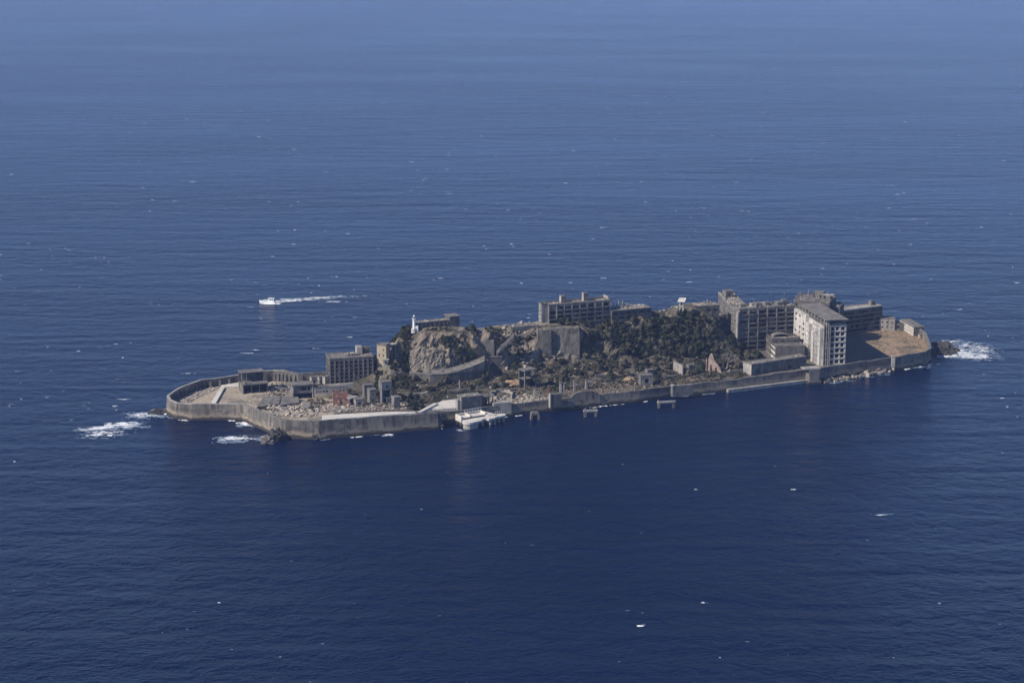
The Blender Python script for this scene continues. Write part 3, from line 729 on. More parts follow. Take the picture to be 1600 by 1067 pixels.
# --- left end ruins
rg = random.Random(21)
r, W = placed('ruined_hall', 'open two level concrete hall with dark bays beside the pale walkway', 'ruin', (380,618), (419,614.5), 4.2)
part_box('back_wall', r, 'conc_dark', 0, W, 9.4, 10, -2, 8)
for i in range(4): part_box('post', r, 'conc', i*(W-.6)/3, i*(W-.6)/3+.6, 0, .6, -2, 6.2)
part_box('floor_slab', r, 'conc', -.3, W+.3, -.4, 10.2, 6.203, 6.8); part_box('right_wall', r, 'conc_dark', W-.5, W-.02, .7, 9.35, -2, 6.2); part_box('left_wall', r, 'conc', .02, .5, .7, 9.35, -2, 6.2)
part_box('upper_back_wall', r, 'conc', .3, W-1, 12.5, 13, 2, 12.6); part_box('upper_roof', r, 'conc', 0, W-.6, 5.2, 13.4, 12.603, 13.1)
for x in (.5, 3.5, W-1.4): part_box('upper_post', r, 'conc_light', x, x+.5, 5.6, 6.1, 6.803, 12.6)
part_box('upper_right_wall', r, 'conc_dark', W-1.0, W-.7, 6.2, 12.4, 6.803, 12.6)
ts = MB(); ts.hexa([(1,-.2,6.9),(6,-.2,6.9),(6,4.8,6.9),(1,4.8,6.9),(1.2,0,8.0),(5.6,0,7.3),(5.8,4.6,7.4),(1.2,4.6,8.8)]); ts.build('fallen_slab', M['conc'], r)

r, W = placed('frame_ruin', 'concrete frame ruin with a flat roof and dark ground floor bay', 'ruin', (457.5,626), (490,624), 4.4)
for x in (0, W-.7): part_box('post', r, 'conc_light', x, x+.7, 0, .7, -2, 9.2)
part_box('upper_wall', r, 'conc', .72, W-.72, .5, .9, 4.4, 9.2)
part_box('roof_slab', r, 'conc', -.4, W+.4, -.3, 9, 9.203, 9.8); part_box('floor_slab', r, 'conc_light', .72, W-.72, .9, 8.5, 4.0, 4.4)
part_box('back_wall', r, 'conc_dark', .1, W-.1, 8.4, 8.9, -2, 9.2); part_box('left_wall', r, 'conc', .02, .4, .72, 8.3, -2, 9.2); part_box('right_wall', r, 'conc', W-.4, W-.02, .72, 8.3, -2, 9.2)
for x0, x1 in ((5.6,8.6),(9.4,10.8)): part_box('window', r, 'void_shade', x0, x1, .42, .497, 5.9, 8.3)
rp = MB(); rp.hexa([(W+.4,0,8),(W+.4,0,8),(W+.4,2,8),(W+.4,2,8),(W+.4,0,9),(W+4.5,0,12),(W+4.5,2,12),(W+.4,2,9)]); rp.build('broken_slab', M['conc_dark'], r)
r, W = placed('low_ruin', 'long low ruin with a row of dark windows behind the red brick ruin', 'ruin', (492,623), (541,620), 5)
block(r, W, 6, 6.4, {'front': dict(cols=9, rows=1, ww=.62, wh=.34, base=2.6, top=.6, plain=1)}, rg, 'conc_light', 'conc', .1)
part_box('plinth', r, 'beige', -.1, W+.1, -.5, -.003, -2, 2.4)

# red brick ruin
r, W = placed('brick_ruin', 'roofless red brick ruin with jagged walls in the rubble', 'ruin', (520,636), (546,635), 5.4)
def jag(name, pts, mat, thick, y, root):
    mb = MB(); n = len(pts); 
    fr = [(x, y, z_) for x, z_ in pts]; bk = [(x, y+thick, z_) for x, z_ in pts]
    mb.v += fr+bk; mb.f.append(tuple(range(n))); mb.f.append(tuple(2*n-1-i for i in range(n))); mb.m += [0,0]
    for i in range(n):
        j = (i+1) % n; mb.f.append((j, i, n+i, n+j)); mb.m.append(0)
    return mb.build(name, M[mat], root)
jag('front_wall', [(0,-1),(1.2,-1),(1.2,1.6),(2.0,2.0),(2.8,1.6),(2.8,-1),(3.6,-1),(3.9,1.2),(3.2,2.6),(2.2,3.4),(.9,2.7),(.2,1.8)], 'brick', .6, 0, r)
jag('front_wall', [(6.6,-1),(8.0,-1),(8.0,1.9),(8.8,2.3),(9.4,1.7),(9.4,-1),(10.8,-1),(10.8,2.2),(9.9,3.9),(8.6,3.3),(7.4,4.0),(6.8,2.6)], 'brick', .6, .4, r)
jag('middle_wall', [(1.6,-1),(3,-1),(3,2.6),(4.2,2.9),(4.4,-1),(6,-1),(6,3.2),(7.2,3.6),(7.4,-1),(9,-1),(8.8,4.4),(7.6,5.9),(6.6,5),(5.2,4.4),(4,5.6),(2.8,4.6),(1.8,4.9)], 'brick', .6, 5.5, r)
jag('rear_wall', [(1,-1),(2.4,-1),(2.4,4.2),(3.4,4.9),(4.2,4.2),(4.2,-1),(6.4,-1),(6.6,3.6),(8,4),(8.2,-1),(10.2,-1),(10.2,5),(9.3,7.4),(8.2,6.6),(7.4,7),(6.4,5.2),(5,5.8),(4,8.2),(2.8,7.4),(1.7,7.9),(1,5.2)], 'brick', .6, 11, r)
sw = jag('side_wall', [(0,-1),(9,-1),(8.6,1.6),(6,2.8),(4,2.0),(2,3.4),(0,3.0)], 'brick', .55, 0, r); sw.location = (10.2, .9, 0); sw.rotation_euler.z = R(90)
sw = jag('cross_wall', [(0,-1),(9,-1),(8.6,2.6),(6,1.8),(4,2.6),(2,1.2),(0,1.6)], 'brick', .55, 0, r); sw.location = (4.4, .9, 0); sw.rotation_euler.z = R(90)

# small blocks on the left side
def hut(px0, px1, py, z, d_, h, lab, specs, mat='conc', cat='ruin', name='block_ruin', rm='conc', dy=-1):
    rg = random.Random(int(px0)); r, W = placed(name, lab, cat, (px0, py), (px1, py+dy), z)
    block(r, W, d_, h, specs, rg, mat, rm, .2); return r, W
hut(569.5, 583, 622, 5.5, 6, 7.6, 'small block with broken top left of the twin window tower', {'front': dict(cols=1, rows=2, ww=.4, wh=.25, plain=1, skip=.3)})
r_, W_ = hut(578, 588.5, 632, 5.5, 5, 8.6, 'narrow two storey tower with two small square windows', {'front': dict(cols=1, rows=2, ww=.36, wh=.26, plain=1)})
r, W = placed('gate_tower', 'tall gate-like block with a big dark opening above a doorway', 'ruin', (596.5,632), (613,630), 5.5)
jag('front_wall', [(0,-2),(1,-2),(1,8.6),(5.6,8.6),(5.6,-2),(6.6,-2),(6.6,13.4),(0,13.4)], 'conc_light', .6, 0, r)
part_box('lintel', r, 'conc_light', 1.02, 5.58, .02, .55, 3.6, 4.3); part_box('door_pier', r, 'conc_light', 3, 5.55, -.3, .4, -2, 3.58)
part_box('rear_wall', r, 'conc_dark', 0, W-.2, 4.6, 5, -2, 13.3); part_box('right_wall', r, 'conc', 6.05, 6.58, .62, 4.55, -2, 13.3); part_box('left_wall', r, 'conc', .02, .5, .62, 4.55, -2, 13.3)
part_box('roof', r, 'conc', -.2, 7, -.2, 5.2, 13.403, 13.8); part_box('window', r, 'void_shade', 2.9, 4.1, -.06, -.003, 10, 11.6)
hut(616, 625.5, 641, 5.4, 5, 7.5, 'plain narrow block right of the gate tower casting a wide shadow', {'front': dict(cols=1, rows=1, ww=.4, wh=.3, plain=1, base=3.5)})
hut(556, 568, 636, 5.4, 5, 4.2, 'low pale block with a dark bay left of the window tower', {'front': dict(cols=1, rows=1, ww=.5, wh=.5, plain=1)}, 'conc_light')
for i, (a, b_, py) in enumerate(((487,496,601),(499,505,601),(508,514,602))):
    hut(a, b_, py, 5, 3.5, 4.2+i*.4, ['leftmost pale box ruin at the foot of the far seawall','middle pale box ruin at the foot of the far seawall','pale box ruin touching the left corner of the window block'][i], {'front': dict(cols=1, rows=1, ww=.4, wh=.7, plain=1, base=0)}, 'conc_light')
r, W = placed('garden_wall', 'low white broken wall in front of the window block', 'wall', (511,608), (553,604), 5.6)
part_box('wall', r, 'plaza', 0, W, 0, .8, -2, 2.3); part_box('coping', r, 'plaza', -.1, W*.6, -.1, .9, 2.303, 2.6)
r, W = placed('low_ruin', 'grey hut roof beside the red brick ruin', 'ruin', (546,632), (560,628), 5.4)
block(r, W, 8, 3.2, {'front': dict(cols=3, rows=1, ww=.6, wh=.5, plain=1)}, rg, 'conc', 'conc_light', .1)

# collapsed roof slabs
for (q4, z0_, z1_, lab) in (([(402,637),(436,632),(440,619),(412,622)], 5.5, 7.2, 'large tilted grey roof slab lying near the slanting seawall'),
                            ([(438,634),(468,630),(466,621),(440,620)], 6.2, 6.8, 'flat grey slab resting behind the rubble field'),
                            ([(470,640),(486,640),(484,629),(474,628)], 5.2, 7.0, 'pale leaning slab at the right end of the rubble')):
    pts = [at(px, py, z0_ if k < 2 else z1_) for k, (px, py) in enumerate(q4)]
    c_ = sum(pts, Vector())/4; mb = MB(); lo = [(p.x-c_.x, p.y-c_.y, 0 if k < 2 else .4) for k, p in enumerate(pts)]
    mb.hexa([(x, y, -3.5) for x, y, _ in lo] + [(x, y, p.z-c_.z+.5) for (x, y, _), p in zip(lo, pts)])
    r = thing('collapsed_slab', lab, 'slab', (c_.x, c_.y, c_.z)); mb.build('slab', M['conc'], r)

# pale walkway on the left tip, in three slabs
def slab(name, pts, z, th, mat, lab, cat):
    P = [at(px, py, z) for px, py in pts]; c_ = P[0]
    mb = MB(); mb.prism([(p.x-c_.x, p.y-c_.y) for p in P], -th, 0)
    return tag(mb.build(name, M[mat], None, c_), lab, cat)
slab('walkway', [(327,633),(335,633),(351,605),(346,602)], 6.0, 3, 'plaza', 'straight pale walkway running from the seawall into the left tip', 'walkway')
slab('walkway', [(346.2,601.6),(351,604.6),(382,603.5),(381,596.5),(364,598.5)], 6.1, 3, 'plaza', 'pale walkway arm ending at the open ruined hall', 'walkway')
slab('viewing_terrace', [(503,656.5),(520,655.2),(600,648.2),(650,644.6),(648,643),(600,643.2),(540,646.5),(503,649)], 10.6, 1.8, 'plaza', 'long bright concrete strip on top of the near seawall', 'terrace')
slab('ramp_strip', [(650,644.5),(658,643.6),(684,630),(679,629)], 8.6, 2, 'plaza', 'narrow bright ramp joining the long strip to the white square', 'ramp')
slab('viewing_square', [(664,639),(683,630),(692,625.5),(722,622.5),(712,637),(690,638.5)], 7.6, 2.5, 'plaza', 'bright white concrete square behind the quay wall', 'terrace')

# landing gate and quay pieces
p = at(680,668,0); r = thing('quay_gate', 'dark concrete gate frame at the right end of the long seawall', 'gate', p, R(12))
for x in (-4.2, 2.2): part_box('post', r, 'conc', x, x+1.4, -1.2, .6, 2, 10.4)
part_box('lintel', r, 'conc', -2.78, 2.18, -1.2, .6, 8.8, 10.4); part_box('plinth', r, 'seawall', -9, 4.5, -3.2, .5, -4, 2.2); part_box('opening', r, 'void_shade', -2.7, 2.1, .4, .5, 2.25, 8.7)  # the opening is a solid dark panel, gateway shade as colour
r, W = placed('quay_hall', 'square windowless grey hall on the quay right of the white square', 'building', (723,641), (753,637.5), 6)
block(r, W, 8, 7.6, {}, rg, 'conc', 'roof', .2, debris=10)
part_box('leaning_post', r, 'conc_light', -1.4, -.5, -.8, .2, -3, 8.6)
part_box('upper_wall', r, 'conc_light', -3.4, -1.6, -.2, 3, -3, 6.5)
r, W = placed('quay_shed', 'dark open shed beside the windowless quay hall', 'ruin', (755,637), (771,634), 6)
for x in (0, W/2, W-.5): part_box('post', r, 'conc_dark', x, x+.5, 0, .5, -3, 6)
part_box('roof', r, 'conc_dark', -.3, W+.3, -.3, 7, 6.003, 6.4); part_box('back_wall', r, 'conc_dark', 0, W, 6.3, 6.8, -3, 6)
p = at(784,650,0); r = thing('quay_block', 'pale square concrete block standing out of the quay wall', 'pier', p, R(17))
part_box('body', r, 'conc_light', -5.6, 5.6, -1.6, 4, -4, 8.6); part_box('foot', r, 'seawall', -6.2, 6.2, -2.4, 4, -4, 1.6)
p = at(869,626.5,7); r = thing('wall_block', 'dark square concrete block set on the long grey seawall', 'block', p, R(20))
part_box('body', r, 'conc_dark', -3.4, 3.4, -.4, 3, -4, 4.4); part_box('side_post', r, 'conc_light', -4.1, -3.45, -.6, 2, -4, 4.8)
p = at(915,637,0); r = thing('wall_hump', 'rounded concrete hump rising above the long grey seawall', 'wall', p, R(20))
hm = [(9.5*math.cos(math.pi*i/12), 6.2+4.2*math.sin(math.pi*i/12)**.9) for i in range(13)]
jag('hump', [(-9.5,-2)]+[(9.5,-2)]+hm, 'seawall', 2.4, .35, r)
p = at(1069,606,7); r = thing('wall_block', 'square stained block standing on the seawall left of the ledge', 'block', p, R(20))
part_box('body', r, 'conc', -8, 6, -.6, 2.4, -5, 1.9); part_box('cap', r, 'conc_light', -8.3, -6.5, -.8, 2.6, 1.903, 2.4)

# row of conveyor pillars
for k, (px, py, hh, lab) in enumerate(((835.5,619,5.6,'leftmost free standing pillar of the row behind the seawall'),(857.5,617,5.4,'rusty stained second pillar of the row behind the seawall'),
        (876,616,7.2,'tallest paired pillar of the row, above the dark wall block'),(897.5,611,6.2,'fourth pillar of the row, left of the rounded wall hump'),(916,607,5.6,'rightmost pillar of the row with broken arms'))):
    p = at(px, py, 6); r = thing('conveyor_pillar', lab, 'pillar', p, R(15), 'pillars standing in a row behind the seawall')
    m_ = MB(); m_.hexa([(-.75,-.6,-3),(.75,-.6,-3),(.75,.6,-3),(-.75,.6,-3),(-.5,-.45,hh),(.5,-.45,hh),(.5,.45,hh),(-.5,.45,hh)]); m_.build('shaft', M['rust' if k == 1 else 'conc_light'], r)
    part_box('head', r, 'conc', -.9, .9, -.6, .6, hh+.003, hh+.5)
    if k == 2: part_box('side_shaft', r, 'conc_light', 1.6, 2.4, -.4, .4, -3, hh-1)
    if k == 4: part_box('arm', r, 'conc_light', .92, 4.4, -.3, .3, hh-2.2, hh-1.7); part_box('arm', r, 'conc_light', .92, 3.4, -.25, .3, hh-4, hh-3.6)

r, W = placed('frame_house', 'open two storey concrete frame standing in the scrub', 'ruin', (820,603), (838,600), 8)
for x in (0, W-.7):
    for y in (0, 6): part_box('post', r, 'conc', x, x+.7, y, y+.7, -3, 9.2)
part_box('roof', r, 'conc', -.5, W+.5, -.5, 7.2, 9.203, 9.8); part_box('floor', r, 'conc', -.2, W+.2, -.2, 6.9, 3.8, 4.3); part_box('back_wall', r, 'conc_dark', .72, W-.72, 6.2, 6.6, -3, 9.2)
for k, (a, b_, py, z_, d_, h_, lab) in enumerate(((1001,1020,603,6,7,6.2,'square hut with dark doorway in the scrub near the seawall'),(1012,1022,590,7,4,4.5,'small broken hut above the square hut in the scrub'),
        (1052,1066,577,7.5,.8,5.2,'free standing pale wall piece in the scrub below the hill'),(1076,1086,580,7,4,3.4,'low ruin with round dark opening in the scrub'))):
    hut(a, b_, py, z_, d_, h_, lab, {'front': dict(cols=1, rows=1, ww=.35, wh=.55, plain=1)} if d_ > 1 else {}, 'conc' if k != 2 else 'conc_light', dy=-1 if k != 2 else 7)
p = at(1106,577,6.8); r = thing('gable_ruin', 'jagged pinkish gable wall standing before the bare tree', 'ruin', p, R(-28))
jag('gable_wall', [(0,-2),(1.6,-2),(1.6,2.8),(2.6,3.2),(3,-2),(5,-2),(5,2),(6.2,1.4),(6.2,-2),(10,-2),(8.4,1.6),(6.6,4.2),(4.8,5.4),(3.6,8.6),(2.4,11.2),(1,9.6),(.2,7)], 'rubble_red', .7, 0, r)
jag('side_wall', [(0,-2),(3.4,-2),(3.2,3.6),(1.6,5.4),(.2,6.8)], 'rubble_red', .6, 1.2, r).rotation_euler.z = R(70)

for (a, b_, py, dyy, z_, h_, lab) in ((922,1000,597,-6,6.4,1.3,'long low grey foundation wall behind the row of pillars'),(930,1010,590,-6,7,1.6,'upper low foundation wall parallel to the long one'),(890,918,604,-2,6.3,1.2,'short foundation wall left of the long ones'),
        (1025,1060,592,-4,6.6,1.4,'low foundation wall right of the square hut'),(700,735,612,-2,6.5,1.5,'low broken wall above the windowless quay hall'),(745,800,606,-4,7,1.3,'low pale wall strip behind the ring of rubble'),(1140,1172,583,-3,6.2,1.3,'low broken wall left of the long low building'),(512,560,643,-2,6.4,1.8,'low broken wall in front of the red brick ruin'),(560,598,640,-2,6.2,1.6,'low broken wall below the pale block and window tower'),(428,452,645,2,5.6,1.6,'broken wall at the near edge of the rubble field'),(420,455,611,-3,5.2,2.4,'pale broken wall right of the open ruined hall'),(640,668,617,-2,6.6,1.7,'low wall remains left of the white square')):
    a_, b2 = at(a, py, z_), at(b_, py+dyy, z_); dv = b2-a_; W = dv.length
    r = thing('foundation_wall', lab, 'wall', a_, math.atan2(dv.y, dv.x)); n_ = max(3, int(W/4)); rg_ = random.Random(a); mb = MB(); hs_ = [h_*rg_.uniform(.25, 1.2) for _ in range(n_+1)]
    for i in range(n_): mb.hexa([(W*i/n_,0,-3),(W*(i+1)/n_,0,-3),(W*(i+1)/n_,1,-3),(W*i/n_,1,-3),(W*i/n_,0,hs_[i]),(W*(i+1)/n_,0,hs_[i+1]),(W*(i+1)/n_,1,hs_[i+1]),(W*i/n_,1,hs_[i])])
    mb.build('wall', M['conc_light' if a < 700 else 'conc'], r); mb = MB(); mb.hexa([(0,1.05,-3),(W*.8,1.05,-3),(W*.8,5,-3),(0,5,-3),(0,1.05,.15),(W*.8,1.05,.35),(W*.8,5,.3),(0,5,.1)]); mb.build('floor_slab', M['conc_dark'], r)
pr = at(784,618,6.3); r = thing('ring_wall', 'low curved ring wall among the rubble right of the quay shed', 'wall', pr); mb = MB()
for i in range(16):
    t0, t1 = math.pi*(-.15+1.5*i/16), math.pi*(-.15+1.5*(i+1)/16); f = lambda t, q: (q*6.5*math.cos(t), q*9*math.sin(t))
    (x0,y0),(x1,y1),(x2,y2),(x3,y3) = f(t0,1.08), f(t1,1.08), f(t1,.98), f(t0,.98); hh = 1.6+.5*math.sin(i*1.9)
    mb.hexa([(x3,y3,-3),(x0,y0,-3),(x1,y1,-3),(x2,y2,-3),(x3,y3,hh),(x0,y0,hh),(x1,y1,hh),(x2,y2,hh)])
mb.build('wall', M['conc_light'], r)
# hill: retaining walls, buttress and stairs
def ribbon(name, root, mat, front, zt, zb, back_off):
    mb = MB(); n = len(front)
    for i in range(n-1):
        A, B = front[i], front[i+1]
        A2, B2 = A+Vector((0, back_off, 0)), B+Vector((0, back_off, 0))
        mb.hexa([(A.x,A.y,zb),(B.x,B.y,zb),(B2.x,B2.y,zb),(A2.x,A2.y,zb),(A.x,A.y,zt[i]),(B.x,B.y,zt[i+1]),(B2.x,B2.y,zt[i+1]+back_off*.22),(A2.x,A2.y,zt[i]+back_off*.22)])
    return mb.build(name, M[mat], root)
pts = [(640,584,11.5),(672,587,12),(700,585,12.5),(716,580,14),(738,573,16),(757,565,18.5)]
fr = [at(px, py, z_) for px, py, z_ in pts]
r = thing('retaining_wall', 'long curved retaining wall with pale sloping top below the rock', 'retaining wall', (0,0,0))
o0 = fr[0].copy(); r.location = (o0.x, o0.y, 0)
loc = [Vector((p.x-o0.x, p.y-o0.y, 0)) for p in fr]
ribbon('wall', r, 'conc_dark', loc, [p.z for p in fr], 2, 9)
cs = ribbon('sloping_top', r, 'conc', [p+Vector((0,-.25,0)) for p in loc], [p.z+.35 for p in fr], 13, 6.2)
for px, py, d_ in ((707,588,0),(718,600,0)):
    p = at(px, py, 10); part_box('brace_post', r, 'conc_light', p.x-o0.x-.35, p.x-o0.x+.35, p.y-o0.y-3, p.y-o0.y-2.3, 4, 13)
p = at(757,566,10); p1 = at(768,579,10)
r = thing('bastion', 'dark angular bastion closing the right end of the curved retaining wall', 'retaining wall', (p1.x, p1.y, 4), R(8))
part_box('wall', r, 'conc_dark', -5, 6.5, 0, 12, -2, 14.6); part_box('coping', r, 'conc', -5.3, 6.8, -.3, 12.2, 14.603, 15.2)
M['facing'] = concrete('pale_facing', (.165,.154,.13), (.075,.073,.062), (.22,.2,.17), .9, .9)
for (a, b_, py, z_, d_, h_, mt, lab) in ((742,772,562,17,4,12,'facing','smooth grey concrete buttress on the rock above the bastion'),
        (862,905,566,11,3,22.5,'facing','tall pale retaining wall below the left end of the ridge apartment block'),
        (840,861,559,15,3,18.5,'facing','narrower stained retaining wall left of the tall pale one'),
        (641,700,584,12,2,16,'rockface','broad smooth pale facing on the lower rock under the lighthouse')):
    a_, b2 = at(a, py, z_), at(b_, py-1, z_); dv = b2-a_; W = dv.length
    r = thing('retaining_wall', lab, 'retaining wall', a_, math.atan2(dv.y, dv.x)); mb = MB()
    gs = .95 if mt == 'rockface' else 1.6; nx, nz = max(6, int(W/gs)), max(6, int((h_+6)/gs)); sd_ = a*.13
    for k in range(nz+1):
        for i in range(nx+1):
            t_ = i/nx; top = h_*(1-(.16 if mt == 'rockface' else .05)*abs(noise.fractal(Vector((t_*3.1, sd_, 0)), 1, 2, 3))-(.22 if mt == 'rockface' else 0)*abs(2*t_-1)**4)
            z0_ = -6+(top+6)*k/nz; q_ = Vector((t_*W*.12, z0_*.12, sd_))
            mb.v.append((t_*W+(.9 if mt == 'rockface' else .25)*noise.noise(q_*2+Vector((9,0,0)))*(.3 if 0 < i < nx else 1), (3.4*max(0, k/nz)**1.3 + 1.6*noise.fractal(q_, 1, 2, 5)+1.5*abs(noise.noise(Vector((t_*W*.45, z0_*.16, sd_))))+1.1*abs(noise.noise(Vector((t_*W*.9, z0_*.7, sd_+4))))+2.2*abs(2*t_-1)**4) if mt == 'rockface' else -1.5+1.2*k/nz+.35*noise.fractal(q_, 1, 2, 3), z0_))
    for k in range(nz):
        for i in range(nx): mb.f.append((k*(nx+1)+i, k*(nx+1)+i+1, (k+1)*(nx+1)+i+1, (k+1)*(nx+1)+i)); mb.m.append(0)
    tv = [mb.v[nz*(nx+1)+i] for i in range(nx+1)]
    for i in range(nx): mb.quad(tv[i], tv[i+1], (tv[i+1][0], d_+8, tv[i+1][2]-.4), (tv[i][0], d_+8, tv[i][2]-.4))
    for e, sg in ((0, 1), (nx, -1)):
        cl_ = [mb.v[k*(nx+1)+e] for k in range(nz+1)]
        for k in range(nz):
            A_, B_ = cl_[k], cl_[k+1]; pts_ = [(A_[0], d_+8, A_[2]), A_, B_, (B_[0], d_+8, B_[2])]
            mb.quad(*(pts_ if sg > 0 else pts_[::-1]))
    mb.build('wall', M[mt], r)
a_, b2 = at(906,561,10.5), at(1062,557,9.5); dv = b2-a_; r = thing('retaining_wall', 'long low grey wall along the foot of the wooded hillside', 'retaining wall', a_, math.atan2(dv.y, dv.x))
W = dv.length; mb = MB()
for i in range(8): mb.hexa([(W*i/8,0,-5),(W*(i+1)/8,0,-5),(W*(i+1)/8,1.5,-5),(W*i/8,1.5,-5),(W*i/8,.5,3.4+.4*math.sin(i*2)),(W*(i+1)/8,.5,3.4+.4*math.sin(i*2+2)),(W*(i+1)/8,1.5,3.4+.4*math.sin(i*2+2)),(W*i/8,1.5,3.4+.4*math.sin(i*2))])
mb.build('wall', M['conc'], r)
a_, b2 = at(776,549,22), at(803,523,33); r = thing('hill_stairs', 'diagonal concrete stairway climbing the rock left of the ridge', 'stairs', a_)
mb = MB(); dv = b2-a_; n_ = 16; h_ = Vector((dv.x, dv.y, 0)).normalized(); s_ = Vector((-h_.y, h_.x, 0))
for i in range(n_):
    p0, p1 = dv*(i/n_), dv*((i+1)/n_); q_ = [p0-s_*1.6, p1-s_*1.6, p1+s_*1.6, p0+s_*1.6]
    mb.hexa([(v_.x, v_.y, p0.z-2.2) for v_ in q_] + [(v_.x, v_.y, p1.z) for v_ in q_])
mb.build('steps', M['conc_light'], r)
for s__ in (-1, 1):
    mb = MB(); q0, q1 = s_*1.62*s__, s_*1.95*s__
    mb.hexa([(*(q0.xy),-1.5),(*(dv+q0).xy,dv.z-1.5),(*(dv+q1).xy,dv.z-1.5),(*(q1.xy),-1.5),(*(q0.xy),.9),(*(dv+q0).xy,dv.z+.9),(*(dv+q1).xy,dv.z+.9),(*(q1.xy),.9)]); mb.build('parapet', M['conc'], r)
r, W = placed('ridge_platform', 'pale broken platform on the ridge left of the apartment block', 'platform', (800,514), (843,511), 34)
part_box('slab', r, 'conc', 0, W, 2, 9, -3, .8)
for i in range(7): part_box('stub', r, 'conc_light', i*W/7+.4, i*W/7+1.0, 6, 6.6, .803, 1.4+(i*37 % 11)*.16)
p = at(630,590,8.5); r = thing('hill_foot_house', 'pale end wall of a sunken house at the foot of the rock', 'ruin', p, R(6))
part_box('end_wall', r, 'conc_light', -3, 2.6, 0, 1, -4, 6.6); part_box('roof', r, 'roof', 2.62, 17, .4, 8, 1.2, 1.7); part_box('rear_wall', r, 'conc_dark', 2.62, 18, 8.05, 8.8, -4, 5.6)

# ------------------------------------------------------------------ landing pier, mooring blocks, boat
a = at(733,671,0); b_ = at(792,661,0); dv = b_-a
r = thing('landing_pier', 'white concrete landing pier with rounded ends on stubby legs', 'pier', a, math.atan2(dv.y, dv.x)); L = dv.length
pl = []
for i in range(9): t = math.pi*.5+math.pi*i/8; pl.append((1.5+3.8*math.cos(t), 3+4.0*math.sin(t)))
pl += [(9.5, .3), (10.2, 2.6), (13.5, 2.4), (14.2, .6), (18.5, .6), (19.2, 1.8)]
for i in range(7): t = -math.pi*.5+math.pi*i/6; pl.append((L-1+3.2*math.cos(t), 5+2.8*math.sin(t)))
pl += [(14, 8), (6, 7.2)]
mb = MB(); mb.prism(pl, 3.0, 4.2); mb.build('deck', M['plaza'], r)
mb = MB(); pl2 = [(1.5+3.3*math.cos(math.pi*.5+math.pi*i/8), 3+3.4*math.sin(math.pi*.5+math.pi*i/8)) for i in range(9)] + [(6.5,.2),(7.5,3),(5,6)]
mb.prism(pl2, -4, 2.98); mb.build('leg', M['conc_light'], r)
for x in (10.6, 15.4, 18.2, 22.5, 25.5): part_box('leg', r, 'conc_light', x, x+1.5, 2.8 if x < 15 else 1.4 if x < 20 else 3.4, 6.2, -4, 2.98)
part_box('rear_deck', r, 'plaza', -.5, 17, 7.9, 14.5, 2.6, 5.0); part_box('rear_leg', r, 'seawall', 0, 16.5, 8.3, 14, -4, 2.58)
for (x0,x1,y0,y1) in ((-.5,17,13.8,14.5),(-.5,.2,8,13.78),(16.2,17,8,13.78),(5.6,6.2,8,13.78)): part_box('parapet', r, 'plaza', x0, x1, y0, y1, 5.003, 6.3)
bw = MB(); bw.hexa([(17,6.6,2),(21.5,5,2),(22.6,6.4,2),(17.2,12,2),(17,6.6,4.7),(21.5,5,4.7),(22.6,6.4,4.7),(17.2,12,6.2)]); bw.build('curved_ramp', M['plaza'], r)
part_box('slot_shade', r, 'void_shade', 1.2, 15.5, 7.3, 7.88, 2.7, 4.6)  # dark strip between the decks, gap shade put into its colour
for i in range(7): part_box('rail_post', r, 'paint', 6+i*1.9, 6.14+i*1.9, 14.55, 14.69, 4.5, 7.6)
part_box('rail', r, 'paint', 5.9, 17.7, 14.55, 14.68, 7.603, 7.75)
for i in range(4): part_box('rail_post', r, 'paint', 23+i*1.4, 23.14+i*1.4, 7.4, 7.54, 4.203, 5.7)
part_box('rail', r, 'paint', 22.9, 27.5, 7.4, 7.53, 5.703, 5.85)
p = at(714,656,0); r = thing('mooring_block', 'small pale arched block under the quay wall left of the landing pier', 'mooring', p, R(10))
jag('arch', [(-2.6,-3),(-1.3,-3),(-1.3,2),(1.3,2),(1.3,-3),(2.6,-3),(2.6,2.4),(1.6,3.4),(-1.6,3.4),(-2.6,2.4)], 'conc_light', 2, 0, r); part_box('hollow', r, 'void_shade', -1.28, 1.28, 1, 1.9, -3, 1.98)  # hollow is a filled dark box, shade under the arch as colour
p = at(836.5,656,0); r = thing('mooring_block', 'lone arched concrete mooring block off the grey seawall', 'mooring', p, R(14))
jag('arch', [(-2.9,-3),(-1.7,-3),(-1.5,3),(1.4,3),(1.7,-3),(2.9,-3),(2.6,3.4),(1.8,4.6),(-1.7,4.8),(-2.4,3.8)], 'conc', 3, 0, r); part_box('hollow', r, 'wetrock', -1.48, 1.38, 1.4, 2.9, -3, 2.98)  # hollow is a solid box, coloured dark for the shade inside the arch
for (px, py, L, lab) in ((922.5,651,8.6,'low two legged mooring bench off the middle of the seawall'),(1041,637,11.4,'longer two legged mooring bench furthest right off the seawall')):
    p = at(px, py, 0); r = thing('mooring_bench', lab, 'mooring', p, R(12), 'two legged mooring benches off the seawall')
    part_box('beam', r, 'conc_light', -L/2, L/2, -.9, .9, 3.2, 4.2)
    for s__ in (-1, 1): part_box('leg', r, 'conc', s__*(L/2-1.1)-.7, s__*(L/2-1.1)+.7, -.8, .8, -3, 3.19)
    part_box('bollard', r, 'conc_light', -L/2+.3, -L/2+1.1, -.4, .4, 4.203, 4.9)

